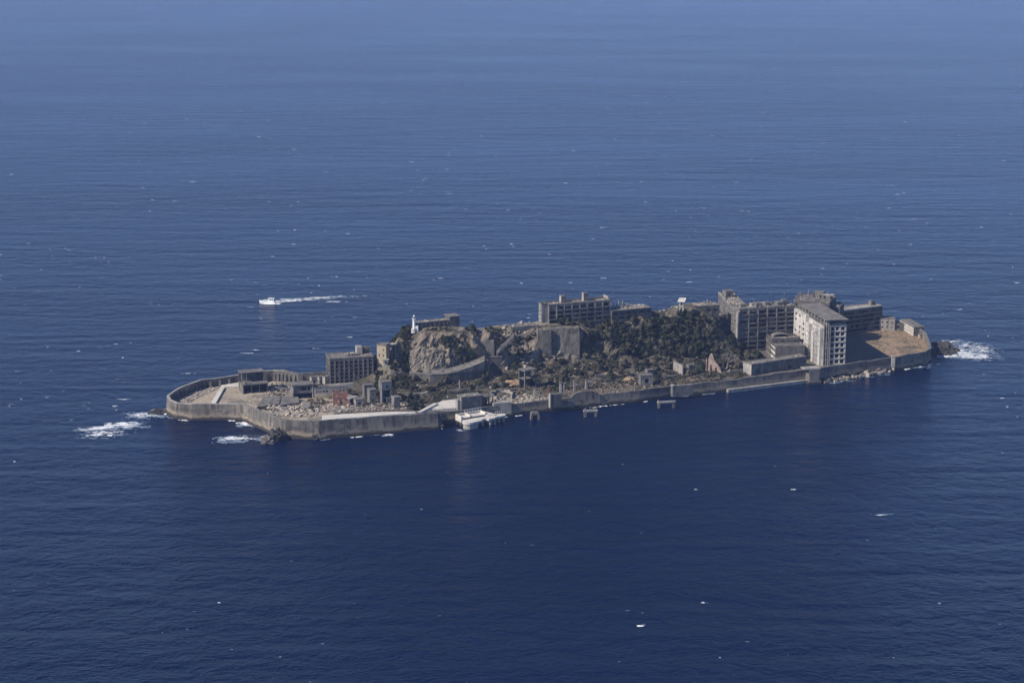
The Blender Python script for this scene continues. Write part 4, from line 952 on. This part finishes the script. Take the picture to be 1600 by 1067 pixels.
p = at(418,473.5,0); r = thing('motor_boat', 'small white motor boat heading left ahead of its wake', 'boat', p, R(174)); r.scale = (.86, .86, .86)
hl = MB(); sec = [(-7,1.9,1.5),(-3,2.1,1.5),(1,2.1,1.6),(4,1.6,1.9),(6.2,.8,2.3),(7.4,.06,2.6)]
for (x0,b0,z0_),(x1,b1,z1_) in zip(sec[:-1], sec[1:]):
    hl.hexa([(x0,-b0*.75,-.5),(x0,b0*.75,-.5),(x1,b1*.75,-.5),(x1,-b1*.75,-.5),(x0,-b0,z0_),(x0,b0,z0_),(x1,b1,z1_),(x1,-b1,z1_)])
hl.build('hull', M['paint'], r)
cb = MB(); cb.hexa([(-6,-1.5,1.52),(-6,1.5,1.52),(-.6,1.5,1.52),(-.6,-1.5,1.52),(-6,-1.35,4.4),(-6,1.35,4.4),(-1.2,1.35,4.4),(-1.2,-1.35,4.4)]); cb.build('cabin', M['paint'], r)
part_box('front_cabin', r, 'paint', -.58, 3.6, -1.1, 1.1, 1.55, 2.9); part_box('cabin_window', r, 'glass', -5.4, -4.0, -1.5, 1.5, 2.9, 3.9); part_box('cabin_window', r, 'glass', -3.4, -2, -1.5, 1.5, 2.9, 3.9)
part_box('cabin_window', r, 'glass', 0, 2.9, -1.14, 1.14, 2.1, 2.6); part_box('rear_deck', r, 'rust', -6.9, -6.05, -1.5, 1.5, 1.52, 1.7)
m_ = MB(); m_.tube((-3,0,4.4),(-3,0,6.4),.07,.05,5); m_.build('mast', M['paint'], r); part_box('cabin_roof', r, 'paint', -6.3, -.8, -1.7, 1.7, 4.403, 4.6)

# ------------------------------------------------------------------ rocks and boulders
def rock(px, py, sx, sy, sz, lab, mat='wetrock', seed=1):
    p = at(px, py, 0); rg_ = random.Random(seed); mb = MB(); n = 9; m2 = 14
    for i in range(n+1):
        th = math.pi*.5*i/n
        for j in range(m2):
            a_ = 2*math.pi*j/m2; d_ = Vector((math.cos(a_)*math.cos(th), math.sin(a_)*math.cos(th), math.sin(th)))
            k = 1+.5*noise.fractal(d_*2.1+Vector((seed*3.1,0,0)), 1, 2, 5)
            mb.v.append((d_.x*sx*k, d_.y*sy*k, d_.z*sz*k-.8))
    for i in range(n):
        for j in range(m2):
            k2 = (j+1) % m2; mb.f.append((i*m2+j, i*m2+k2, (i+1)*m2+k2, (i+1)*m2+j)); mb.m.append(0)
    return tag(mb.build('sea_rock', M[mat], None, p), lab, 'rock')
rock(420,690,5,5,4.2,'brown rock with foam on its left, below the slanting seawall','boulder',3); rock(433,687,5.5,6,6.5,'black rock hollow against the slanting seawall','wetrock',4)
rock(493,686,2.2,2,4.5,'small black lump standing in for a dark cave at the sharp near seawall corner','wetrock',5)  # black lump added for the darkness of a small cave
rock(249,644,6.5,5,3,'low dark rock just off the left tip','wetrock',6); rock(238,646,3.5,3,1.8,'tiny dark rock in the surf left of the tip','wetrock',7)
for k, (px, py, sx, sy, sz, lab) in enumerate(((1462,553,5,7,3.6,'black rock touching the foot of the right end seawall'),(1470,549,5,9,4.2,'highest black rock of the cluster off the right end'),
        (1477,553,4.5,6,2.6,'low black rock at the near edge of the right cluster'),(1481,545,5,9,3.2,'black rock in the middle of the right cluster'),(1468,540,5,9,2.6,'black rock at the back of the right cluster'),
        (1488,551,3.6,5,2.2,'small black rock washed by foam in the right cluster'),(1494,547,3.2,6,1.6,'outermost flat black rock in the right surf'),(1479,537,4,8,2.0,'rearmost flat black rock in the right surf'))):
    rock(px, py, sx, sy, sz, lab, 'wetrock', 20+k)
rg = random.Random(44); BL = []
for i in range(70):
    t = rg.random(); px = 1288+t*108; py = 597.5-t*15.5+rg.uniform(-1.5, 2.5)-(1.5 if t > .5 else 0)
    BL.append((px, py))
for i, (px, py) in enumerate(BL):
    p = at(px, py, 0); s_ = rg.uniform(.8, 2.0); mb = MB(); mb.chunk((0,0,0), s_, rg, 1.2)
    o = mb.build('boulder', M['rubble' if i % 3 == 0 else 'boulder'], None, (p.x, p.y, rg.uniform(.2, 1.5)))
    tag(o, ('pale' if i % 3 == 0 else 'dark') + ' boulder in the heap at the seawall foot, ' + ('next to the concrete pier' if px < 1322 else 'midway below the shaded field' if px < 1360 else 'near the bright corner post'), 'boulder', 'boulders heaped along the seawall foot')

# ------------------------------------------------------------------ rubble
def rubble(lab, poly, n, smin, smax, seed, mat='rubble', z=5, name='rubble'):
    rg_ = random.Random(seed); zp = zone(poly, z); xs_ = [p[0] for p in zp]; ys_ = [p[1] for p in zp]
    cand = np.array([[rg_.uniform(min(xs_), max(xs_)), rg_.uniform(min(ys_), max(ys_))] for _ in range(n*5)])
    cand = cand[inside(cand, zp) & inside(cand, [tuple(p) for p in offset_line(OUT, True, 4.2)])][:n]; zz = terrain_np(cand); mb = MB()
    for (x, y), h_ in zip(cand, zz):
        s_ = smin*(smax/smin)**(rg_.random()**2.4)*.8; mb.chunk((x, y, h_+s_*(.25+.5*max(0, noise.noise(Vector((x*.15, y*.15, seed)))))), s_, rg_, .9, m=0 if rg_.random() < .7 else 1)
    return tag(mb.build(name, [M[mat], M['conc_light' if mat == 'rubble' else 'rubble']]), lab, 'rubble', kind='stuff')
for (px, py, z_, sx, sy, sz, lab, sd_) in ((803,598,7.3,6,7,2.4,'tan heap of bare soil left of the open frame house',31),(983,592,7,3.4,5,1.8,'small tan soil heap above the foundation walls',32),(958,583,8,6,4,1.2,'low tan soil bank under the wooded hillside',33)):
    o = rock(px, py, sx, sy, sz, lab, 'soil', sd_); p = at(px, py, z_); o.location = p; o.name = 'soil_heap'; o['category'] = 'soil heap'
rubble('field of broken pale concrete behind the near seawall', [(418,650),(495,652),(500,640),(470,628),(420,632)], 1300, .3, 1.5, 1)
rubble('reddish brick rubble scattered round the red ruin', [(505,648),(600,645),(605,632),(560,630),(505,634)], 800, .25, 1.3, 2, 'rubble_red')
rubble('pale lumps strewn between the brick ruin and the gate tower', [(505,650),(640,643),(640,632),(505,630)], 900, .25, 1.3, 3)
rubble('heap of white lumps along the far wall at the left tip', [(272,630),(296,630),(345,606),(335,596),(298,600)], 800, .3, 1.3, 4, 'rubble', 4)
rubble('rubble between the hall ruin and frame ruin', [(415,622),(510,615),(510,598),(420,598)], 1000, .3, 1.3, 5)
rubble('pale rubble along the wall right of the quay', [(770,640),(860,628),(862,618),(800,618),(760,628)], 700, .3, 1.4, 6)
rubble('stone litter on the bank above the long seawall', [(880,624),(1060,604),(1120,596),(1120,588),(1000,600),(880,610)], 700, .2, .9, 7, 'rubble_red')
rubble('scattered stones on the ridge ruins', [(800,512),(850,508),(1010,488),(1060,478),(1060,486),(960,503),(850,516),(800,522)], 330, .4, 1.5, 8, 'rubble', 35)
rubble('fallen stones on the slope below the ridge platform', [(780,545),(845,545),(845,515),(800,515)], 260, .5, 1.9, 9, 'rubble', 25)
rubble('stones round the dead tree and gable ruin', [(1085,590),(1160,582),(1160,565),(1090,572)], 160, .3, 1.2, 10, 'rubble', 6)
rubble('stone and concrete litter over the scrub ground', [(650,640),(700,620),(830,612),(1000,598),(1000,572),(800,580),(650,595)], 360, .3, 1.4, 11, 'rubble', 7)

# ------------------------------------------------------------------ trees and scrub
def crown_mesh(seed, mat, dens=400, size=.44):
    rg_ = random.Random(seed); mb = MB(); cl = []
    for _ in range(rg_.randint(6, 10)):
        a_ = rg_.uniform(0, 6.28); d_ = rg_.uniform(.2, 2.5); cl.append((math.cos(a_)*d_, math.sin(a_)*d_, rg_.uniform(.7, 4.4-.5*d_), rg_.uniform(.45, 1.25)))
    cl.append((rg_.uniform(-.5,.5), rg_.uniform(-.5,.5), 3.2, 1.3))
    for _ in range(dens):
        cx, cy, cz, cr = rg_.choice(cl)
        d_ = Vector((rg_.gauss(0,1), rg_.gauss(0,1), rg_.gauss(0,1))).normalized()*cr*rg_.uniform(.45, 1.25)
        c_ = Vector((cx, cy, cz))+d_; nrm = (d_.normalized()*1.2+Vector((cx, cy, cz-2.2))*.35+Vector((rg_.uniform(-.5,.5), rg_.uniform(-.5,.5), rg_.uniform(-.1,.6)))).normalized()
        x_ = nrm.orthogonal().normalized(); y_ = nrm.cross(x_); s_ = size*rg_.uniform(.6, 1.4)
        mb.quad(c_-x_*s_-y_*s_*.6, c_+x_*s_*.7-y_*s_, c_+x_*s_+y_*s_*.7, c_-x_*s_*.6+y_*s_)
    return mb.mesh('crown', M[mat])
def trunk_mesh(seed, mat='trunk', tall=1.0):
    rg_ = random.Random(seed); mb = MB(); mb.tube((0,0,-1.2), (.15,.1,1.6*tall), .24, .15, 6)
    for _ in range(5):
        a_ = rg_.uniform(0, 6.28); mb.tube((.12,.08,rg_.uniform(.8,1.5)*tall), (math.cos(a_)*1.5, math.sin(a_)*1.5, rg_.uniform(2.4,3.8)*tall), .11, .04, 5)
    return mb.mesh('trunk', M[mat])
CR = {k: [crown_mesh(10*i+j, k) for j in range(7)] for i, k in enumerate(('leaf', 'leaf_olive', 'leaf_dry'))}
TR = [trunk_mesh(s_) for s_ in range(3)]
def trees(poly, n, z, kinds, smin, smax, seed, lab, grp, name='tree', cat='tree'):
    rg_ = random.Random(seed); zp = zone(poly, z) if z < 20 else poly
    xs_ = [p[0] for p in zp]; ys_ = [p[1] for p in zp]
    cand = np.array([[rg_.uniform(min(xs_), max(xs_)), rg_.uniform(min(ys_), max(ys_))] for _ in range(n*9)])
    cand = cand[inside(cand, zp)]; keep = []
    for c_ in cand:
        if len(keep) >= n: break
        if all((c_[0]-k_[0])**2+(c_[1]-k_[1])**2 > (1.9*smin)**2 for k_ in keep): keep.append(c_)
    zz = terrain_np(np.array(keep))
    for (x, y), h_ in zip(keep, zz):
        k_ = rg_.choice(kinds); s_ = rg_.uniform(smin, smax)
        t_ = thing(name, lab(x, y, h_) if callable(lab) else lab, cat, (x, y, h_-.3), rg_.uniform(0, 6.28), grp); t_.scale = (s_*rg_.uniform(.85, 1.15), s_*rg_.uniform(.85, 1.15), s_*rg_.uniform(.75, 1.1))
        link('crown', rg_.choice(CR[k_]), t_); link('trunk', rg_.choice(TR), t_)
def hillpoly(cols):       # ground polygon between toe and crest of given survey columns
    lo = [tuple(at(c_[0], c_[1], c_[2])[:2]) for c_ in cols]; hi = [tuple(at(c_[0], c_[3], c_[4])[:2]) for c_ in cols]
    hi = [tuple(Vector(l_).lerp(Vector(h_), .86)) for l_, h_ in zip(lo, hi)]
    return lo + hi[::-1]
trees(hillpoly([c_ for c_ in COLS if 900 <= c_[0] <= 1125]), 175, 99, ['leaf','leaf','leaf_olive','leaf_olive'], .5, 1.2, 1, lambda x, y, z: ('dark tree high on' if z > 24 else 'dark tree halfway up' if z > 15 else 'dark tree at the foot of') + ' the wooded slope ' +
      ('below the lone ridge apartment block' if x < 62 else 'below the collapsed ridge ruin' if x < 88 else 'below the small white shrine' if x < 118 else 'beside the tallest apartment block'), 'trees covering the hillside')
trees(hillpoly([c_ for c_ in COLS if 690 <= c_[0] <= 745]), 34, 99, ['leaf','leaf_olive'], .6, 1.05, 2, 'dark shrub clinging to the rock face right of the lighthouse', 'shrubs on the rock face', 'shrub', 'shrub')
trees(hillpoly([c_ for c_ in COLS if 765 <= c_[0] <= 845]), 30, 99, ['leaf_olive','leaf_dry','leaf'], .5, .9, 3, 'dull shrub on the rubble slope below the ridge platform', 'shrubs on the rubble slope', 'shrub', 'shrub')
trees([(640,612),(760,606),(900,592),(940,590),(940,568),(840,574),(760,586),(640,590)], 56, 8, ['leaf','leaf_olive','leaf_olive','leaf_dry'], .6, 1.15, 6, lambda x, y, z: 'bushy tree on the overgrown flat ' + ('below the curved retaining wall' if x < -15 else 'round the open frame house' if x < 18 else 'between the frame house and the foundation walls'), 'trees on the overgrown flat', 'tree', 'tree')
trees([(940,592),(1050,588),(1160,572),(1160,556),(1050,563),(940,570)], 46, 8, ['leaf','leaf_olive','leaf_dry'], .6, 1.1, 7, lambda x, y, z: 'bushy tree on the flat ' + ('above the long foundation walls' if x < 85 else 'round the square hut and pale wall piece' if x < 115 else 'beside the pinkish gable ruin'), 'trees below the hillside', 'tree', 'tree')
trees([(1120,572),(1190,560),(1190,548),(1130,552)], 22, 6, ['leaf_olive','leaf'], .7, 1.3, 8, 'tree at the foot of the tallest apartment block', 'trees by the tallest block', 'tree', 'tree')
trees([(588,604),(650,603),(650,585),(606,572),(590,585)], 30, 9, ['leaf','leaf_olive'], .6, 1.0, 9, 'tree between the pale pier and the rock', 'trees beside the rock', 'tree', 'tree')
trees([(625,645),(660,640),(655,618),(628,622)], 13, 6, ['leaf'], .6, 1.0, 10, 'dark tree in the shadow right of the gate tower', 'trees right of the gate tower', 'tree', 'tree')
p0 = at(860,505,33.5); p1 = at(950,499,33.5)
trees([(p0.x+4,p0.y-2),(p1.x,p1.y-2),(p1.x,p1.y-9),(p0.x+4,p0.y-8)], 16, 99, ['leaf','leaf_olive'], .6, .95, 11, 'dark tree along the foot of the lone ridge apartment block', 'trees before the ridge block', 'tree', 'tree')
for px, py, s_, lab in ((737,516,1.1,'dark round tree on the crest right of the tank ruin'),(766,513,.6,'small dark tree alone on the ridge crest'),(728,517,.8,'low dark tree against the tank ruin end house')):
    p = at(px, py, 34.5); t_ = thing('tree', lab, 'tree', (p.x, p.y, 33.5)); t_.scale = (s_,)*3; link('crown', CR['leaf'][1], t_); link('trunk', TR[0], t_)
# bare dead tree
p = at(1136,574,6.5); r = thing('dead_tree', 'large bare grey tree with tangled branches near the gable ruin', 'tree', p)
rg = random.Random(77); tb, bb = MB(), MB(); tb.tube((0,0,-1),(.3,0,3.4),.5,.3,7); tb.build('trunk', M['dead'], r)
def twig(a_, d_, L_, r_, dep):
    b2 = a_+d_*L_; bb.tube(a_, b2, r_, r_*.6, 4)
    if dep:
        for _ in range(3): twig(b2, (d_+Vector((rg.uniform(-.9,.9), rg.uniform(-.9,.9), rg.uniform(-.35,.5)))).normalized(), L_*.74, r_*.62, dep-1)
for _ in range(6): twig(Vector((.3,0,rg.uniform(2.2,3.3))), Vector((rg.uniform(-1,1), rg.uniform(-1,1), .6)).normalized(), 3.4, .26, 3)
bb.build('branches', M['dead'], r)
# scrub: low plants nobody could count
def scrub(lab, poly, n, z, mats, seed, smin=.3, smax=.75):
    rg_ = random.Random(seed); zp = zone(poly, z) if z < 20 else poly; xs_ = [p[0] for p in zp]; ys_ = [p[1] for p in zp]
    cand = np.array([[rg_.uniform(min(xs_), max(xs_)), rg_.uniform(min(ys_), max(ys_))] for _ in range(n*2)])
    cand = cand[inside(cand, zp)][:n]; zz = terrain_np(cand); mb = MB()
    for (x, y), h_ in zip(cand, zz):
        if noise.fractal(Vector((x*.07, y*.07, seed)), 1, 2, 3) < -.12: continue
        mm = 0 if noise.noise(Vector((x*.05, y*.05, seed+5))) < .05 else 1
        for _ in range(4):
            s_ = rg_.uniform(smin, smax); c_ = Vector((x+rg_.gauss(0,.5), y+rg_.gauss(0,.5), h_+rg_.uniform(.05,.9)))
            nrm = Vector((rg_.gauss(0,.7), rg_.gauss(0,.7), 1)).normalized(); x_ = nrm.orthogonal().normalized(); y_ = nrm.cross(x_)
            mb.quad(c_-x_*s_-y_*s_*.6, c_+x_*s_*.7-y_*s_, c_+x_*s_+y_*s_*.7, c_-x_*s_*.6+y_*s_, m=mm)
    tag(mb.build('scrub', [M[k] for k in mats]), lab, 'scrub', kind='stuff')
scrub('low mixed scrub over the overgrown middle of the island', [(640,640),(700,615),(830,612),(930,602),(1060,598),(1160,588),(1190,560),(1060,562),(930,566),(840,572),(640,586)], 7000, 7.5, ['leaf_olive','leaf_dry'], 1)
scrub('dark undergrowth on the wooded hillside', hillpoly([c_ for c_ in COLS if 900 <= c_[0] <= 1125]), 9000, 99, ['leaf','leaf_olive'], 2, .3, .85)
scrub('sparse plants on the rock face', hillpoly([c_ for c_ in COLS if 640 <= c_[0] <= 905]), 2600, 99, ['leaf','leaf_dry'], 3)
scrub('dry grass tufts on the brown field', [(1345,528),(1392,558),(1445,550),(1448,525),(1400,512),(1350,505)], 420, 6, ['leaf_dry','leaf_dry'], 4, .12, .3)
trees([(586,590),(645,588),(642,562),(606,560),(588,570)], 26, 14, ['leaf','leaf_olive'], .55, .95, 13, 'dark bush on the slope under the beige cliff house', 'bushes under the beige house', 'bush', 'bush')
scrub('dark scrub on the slope below the beige house', [(584,604),(645,602),(642,575),(606,562),(588,572)], 2600, 12, ['leaf_olive','leaf'], 6)
scrub('sparse weeds among the left rubble', [(400,640),(500,645),(620,636),(620,605),(520,602),(430,602)], 900, 5, ['leaf_dry','leaf_olive'], 5)

# ------------------------------------------------------------------ foam
m, nt, ns, ls, b = nm('sea_foam'); b.inputs['Base Color'].default_value = (.78,.8,.82,1); b.inputs['Roughness'].default_value = .9
M['foam'] = m
m, nt, ns, ls, b = nm('thin_foam'); b.inputs['Base Color'].default_value = (.17,.225,.31,1); b.inputs['Roughness'].default_value = .7
M['thinfoam'] = m
def foam_grid(mb, c, L, Wd, ang, cell, thr, seed, m=0, zz=.12, ragged=1.0):
    n, k = max(2, int(L/cell)), max(2, int(Wd/cell)); ca_, sa_ = math.cos(ang), math.sin(ang); base = len(mb.v)
    for j in range(k+1):
        for i in range(n+1):
            u = (i/n-.5)*L; v = (j/k-.5)*Wd; u += rng.uniform(-.35,.35)*cell; v += rng.uniform(-.35,.35)*cell
            h_ = zz+.25*max(0, noise.noise(Vector((u*.6, v*.6, seed))))
            mb.v.append((c.x+u*ca_-v*sa_, c.y+u*sa_+v*ca_, h_))
    for j in range(k):
        for i in range(n):
            u, v = (i+.5)/n*2-1, (j+.5)/k*2-1
            f = (noise.fractal(Vector((u*L*.22, v*Wd*.5, seed*1.7)), 1, 2, 4)*.6 + noise.noise(Vector((u*L*.09, v*Wd*.16, seed*2.3)))*.7)*ragged + (1-u*u-v*v)*.55
            if f > thr: mb.f.append((base+j*(n+1)+i, base+j*(n+1)+i+1, base+(j+1)*(n+1)+i+1, base+(j+1)*(n+1)+i)); mb.m.append(m)
fm = MB()
for (px, py, L, Wd, a_, cell, thr) in ((190,664.5,20,13,14,.8,.12),(150,669,20,9,18,.8,.22),(224,648,20,13,12,.8,.18),(246,641,8,6,0,.6,.15),(160,678,24,14,10,.8,.5),
        (384,662,12,11,-30,.7,.2),(372,685,22,11,6,.7,.22),(413,686,5,12,10,.6,.2),(498,684,5,3,0,.5,.1),(605,679.5,7,3,8,.5,.15),
        (1518,556,24,20,4,.8,.22),(1500,550,14,30,0,.8,.28),(1486,533,18,10,0,.8,.36),(1530,546,18,26,0,.8,.5),(1482,557,16,7,8,.6,.3),(1512,539,20,12,0,.8,.5),(1425,573.5,17,5,12,.6,.15),(1445,569.5,12,3,14,.6,.2),
        (1372,583.5,9,5,10,.5,.15),(1346,588,10,3,12,.5,.25),(1310,594.5,14,3,12,.5,.25),(1300,597,8,3,12,.5,.25),(718,672,4,2,0,.5,.2)):
    foam_grid(fm, at(px, py, 0), L, Wd, R(a_), cell*.62, thr+.08, px*.37, 0, .12, 1.5)
    foam_grid(fm, at(px, py, 0)+Vector((2,-1.5,-.06)), L*1.5, Wd*1.5, R(a_), cell*.7, thr+.16, px*.53, 1, .05, 1.4)
for i in list(range(0, 26)) + [44, 45]:          # thin wash along the wall foot
    p_, q_ = Vector((*OUT[i][:2], 0)), Vector((*OUT[(i+1) % NO][:2], 0)); d_ = q_-p_; Lw = d_.length
    for t_ in range(max(1, int(Lw/9))):
        if rng.random() < (.25 if i < 12 else .45): continue
        c_ = p_+d_*((t_+.5)*9/max(Lw, 9)) + Vector((d_.y, -d_.x, 0)).normalized()*1.2
        foam_grid(fm, c_, 9.5, 2.2, math.atan2(d_.y, d_.x), .45, .42, t_*3.3+i, 0 if rng.random() < .4 else 1, .08, 1.4)
tag(fm.build('surf_foam', [M['foam'], M['thinfoam']]), 'white surf breaking over rocks round the island', 'foam', kind='stuff')
wk = MB()
for (px, py, L, Wd, a_, thr, m_) in ((445,471,26,2.4,8,.12,0),(470,468.5,34,1.8,10,.22,0),(452,467.5,26,1.2,12,.28,0),(500,465.2,36,2.4,10,.36,0),(525,463.3,30,2.4,5,.55,0),(475,469,60,5,10,.42,1),(530,463.8,60,5,7,.5,1),(575,462,40,4,5,.6,1),(520,471.5,26,1.4,0,.45,0),(424,475,16,3,4,.1,0)):
    foam_grid(wk, at(px, py, 0)+Vector((0,0,0 if m_ == 0 else -.06)), L, Wd*2.2, R(a_), .7, thr, px*.21, m_)
tag(wk.build('boat_wake', [M['foam'], M['thinfoam']]), 'white wake trailing right behind the motor boat', 'wake', kind='stuff')
wc = MB(); rw = random.Random(5)
fixed = [(112,57,9),(228,193,8),(320,192,7),(703,303,9),(940,356,8),(1003,285,9),(1325,265,11),(1402,304,8),(1427,343,12),(1497,343,7),(390,552,12),(400,547,7),(293,584,9),(190,624,9),(466,596,8),(1000,978,4.5),(1099,942,3),(1378,805,10),(1240,765,4),(1545,228,8),(860,236,9),(775,243,8),(1390,290,12),(1160,330,9),(545,527,8),(493,545,6)]
for px, py, L in fixed:
    a_ = R(rw.uniform(-8, 12)); p = at(px, py, 0)
    foam_grid(wc, p, L*.7, 1.5, a_, .3, .4, px*.9+py, 0, .15, 1.5)
    foam_grid(wc, p+Vector((.6, .9, -.04)), L*1.3, 3.0, a_, .4, .55, px*.7+py, 1, .1, 1.6)
for k in range(1500):
    py = 12+(rw.random()**1.15)*660; px = rw.uniform(-60, 1660)
    p = at(px, py, 0)
    if -225 < p.x < 300 and 1040 < p.y < 1385: continue
    L = (1.4+5.5*rw.random()**2.2)*(1.5 if py < 200 else 1.2 if py < 330 else 1)
    foam_grid(wc, p, L, rw.uniform(.7, 1.7)*(1.5 if py < 200 else 1), R(rw.uniform(-16, 18)), .4 if py > 200 else .6, rw.uniform(.3, .6), rw.uniform(0, 900), 0 if rw.random() < .45 else 1, .15, 1.5)
for _ in range(60):
    p = at(rw.uniform(-40, 1640), rw.uniform(690, 1075), 0); foam_grid(wc, p, rw.uniform(.8, 3), rw.uniform(.5, 1.0), R(rw.uniform(-25, 10)), .3, rw.uniform(.35, .6), rw.uniform(0, 900), 0 if rw.random() < .3 else 1, .15, 1.5)
tag(wc.build('whitecaps', [M['foam'], M['thinfoam']]), 'scattered small whitecaps over the open sea', 'whitecaps', kind='stuff')

# ------------------------------------------------------------------ haze
hz = MB(); hz.box(-14200, 14200, -1700, 26200, -6, 420)
m = bpy.data.materials.new('haze'); m.use_nodes = True; m.node_tree.nodes.clear()
vo = m.node_tree.nodes.new('ShaderNodeVolumePrincipled'); vo.inputs['Color'].default_value = (.42,.55,1,1)
vo.inputs['Density'].default_value = 6e-5; vo.inputs['Anisotropy'].default_value = .0
oo = m.node_tree.nodes.new('ShaderNodeOutputMaterial'); m.node_tree.links.new(vo.outputs[0], oo.inputs['Volume'])
tag(hz.build('haze', m), kind='stuff')
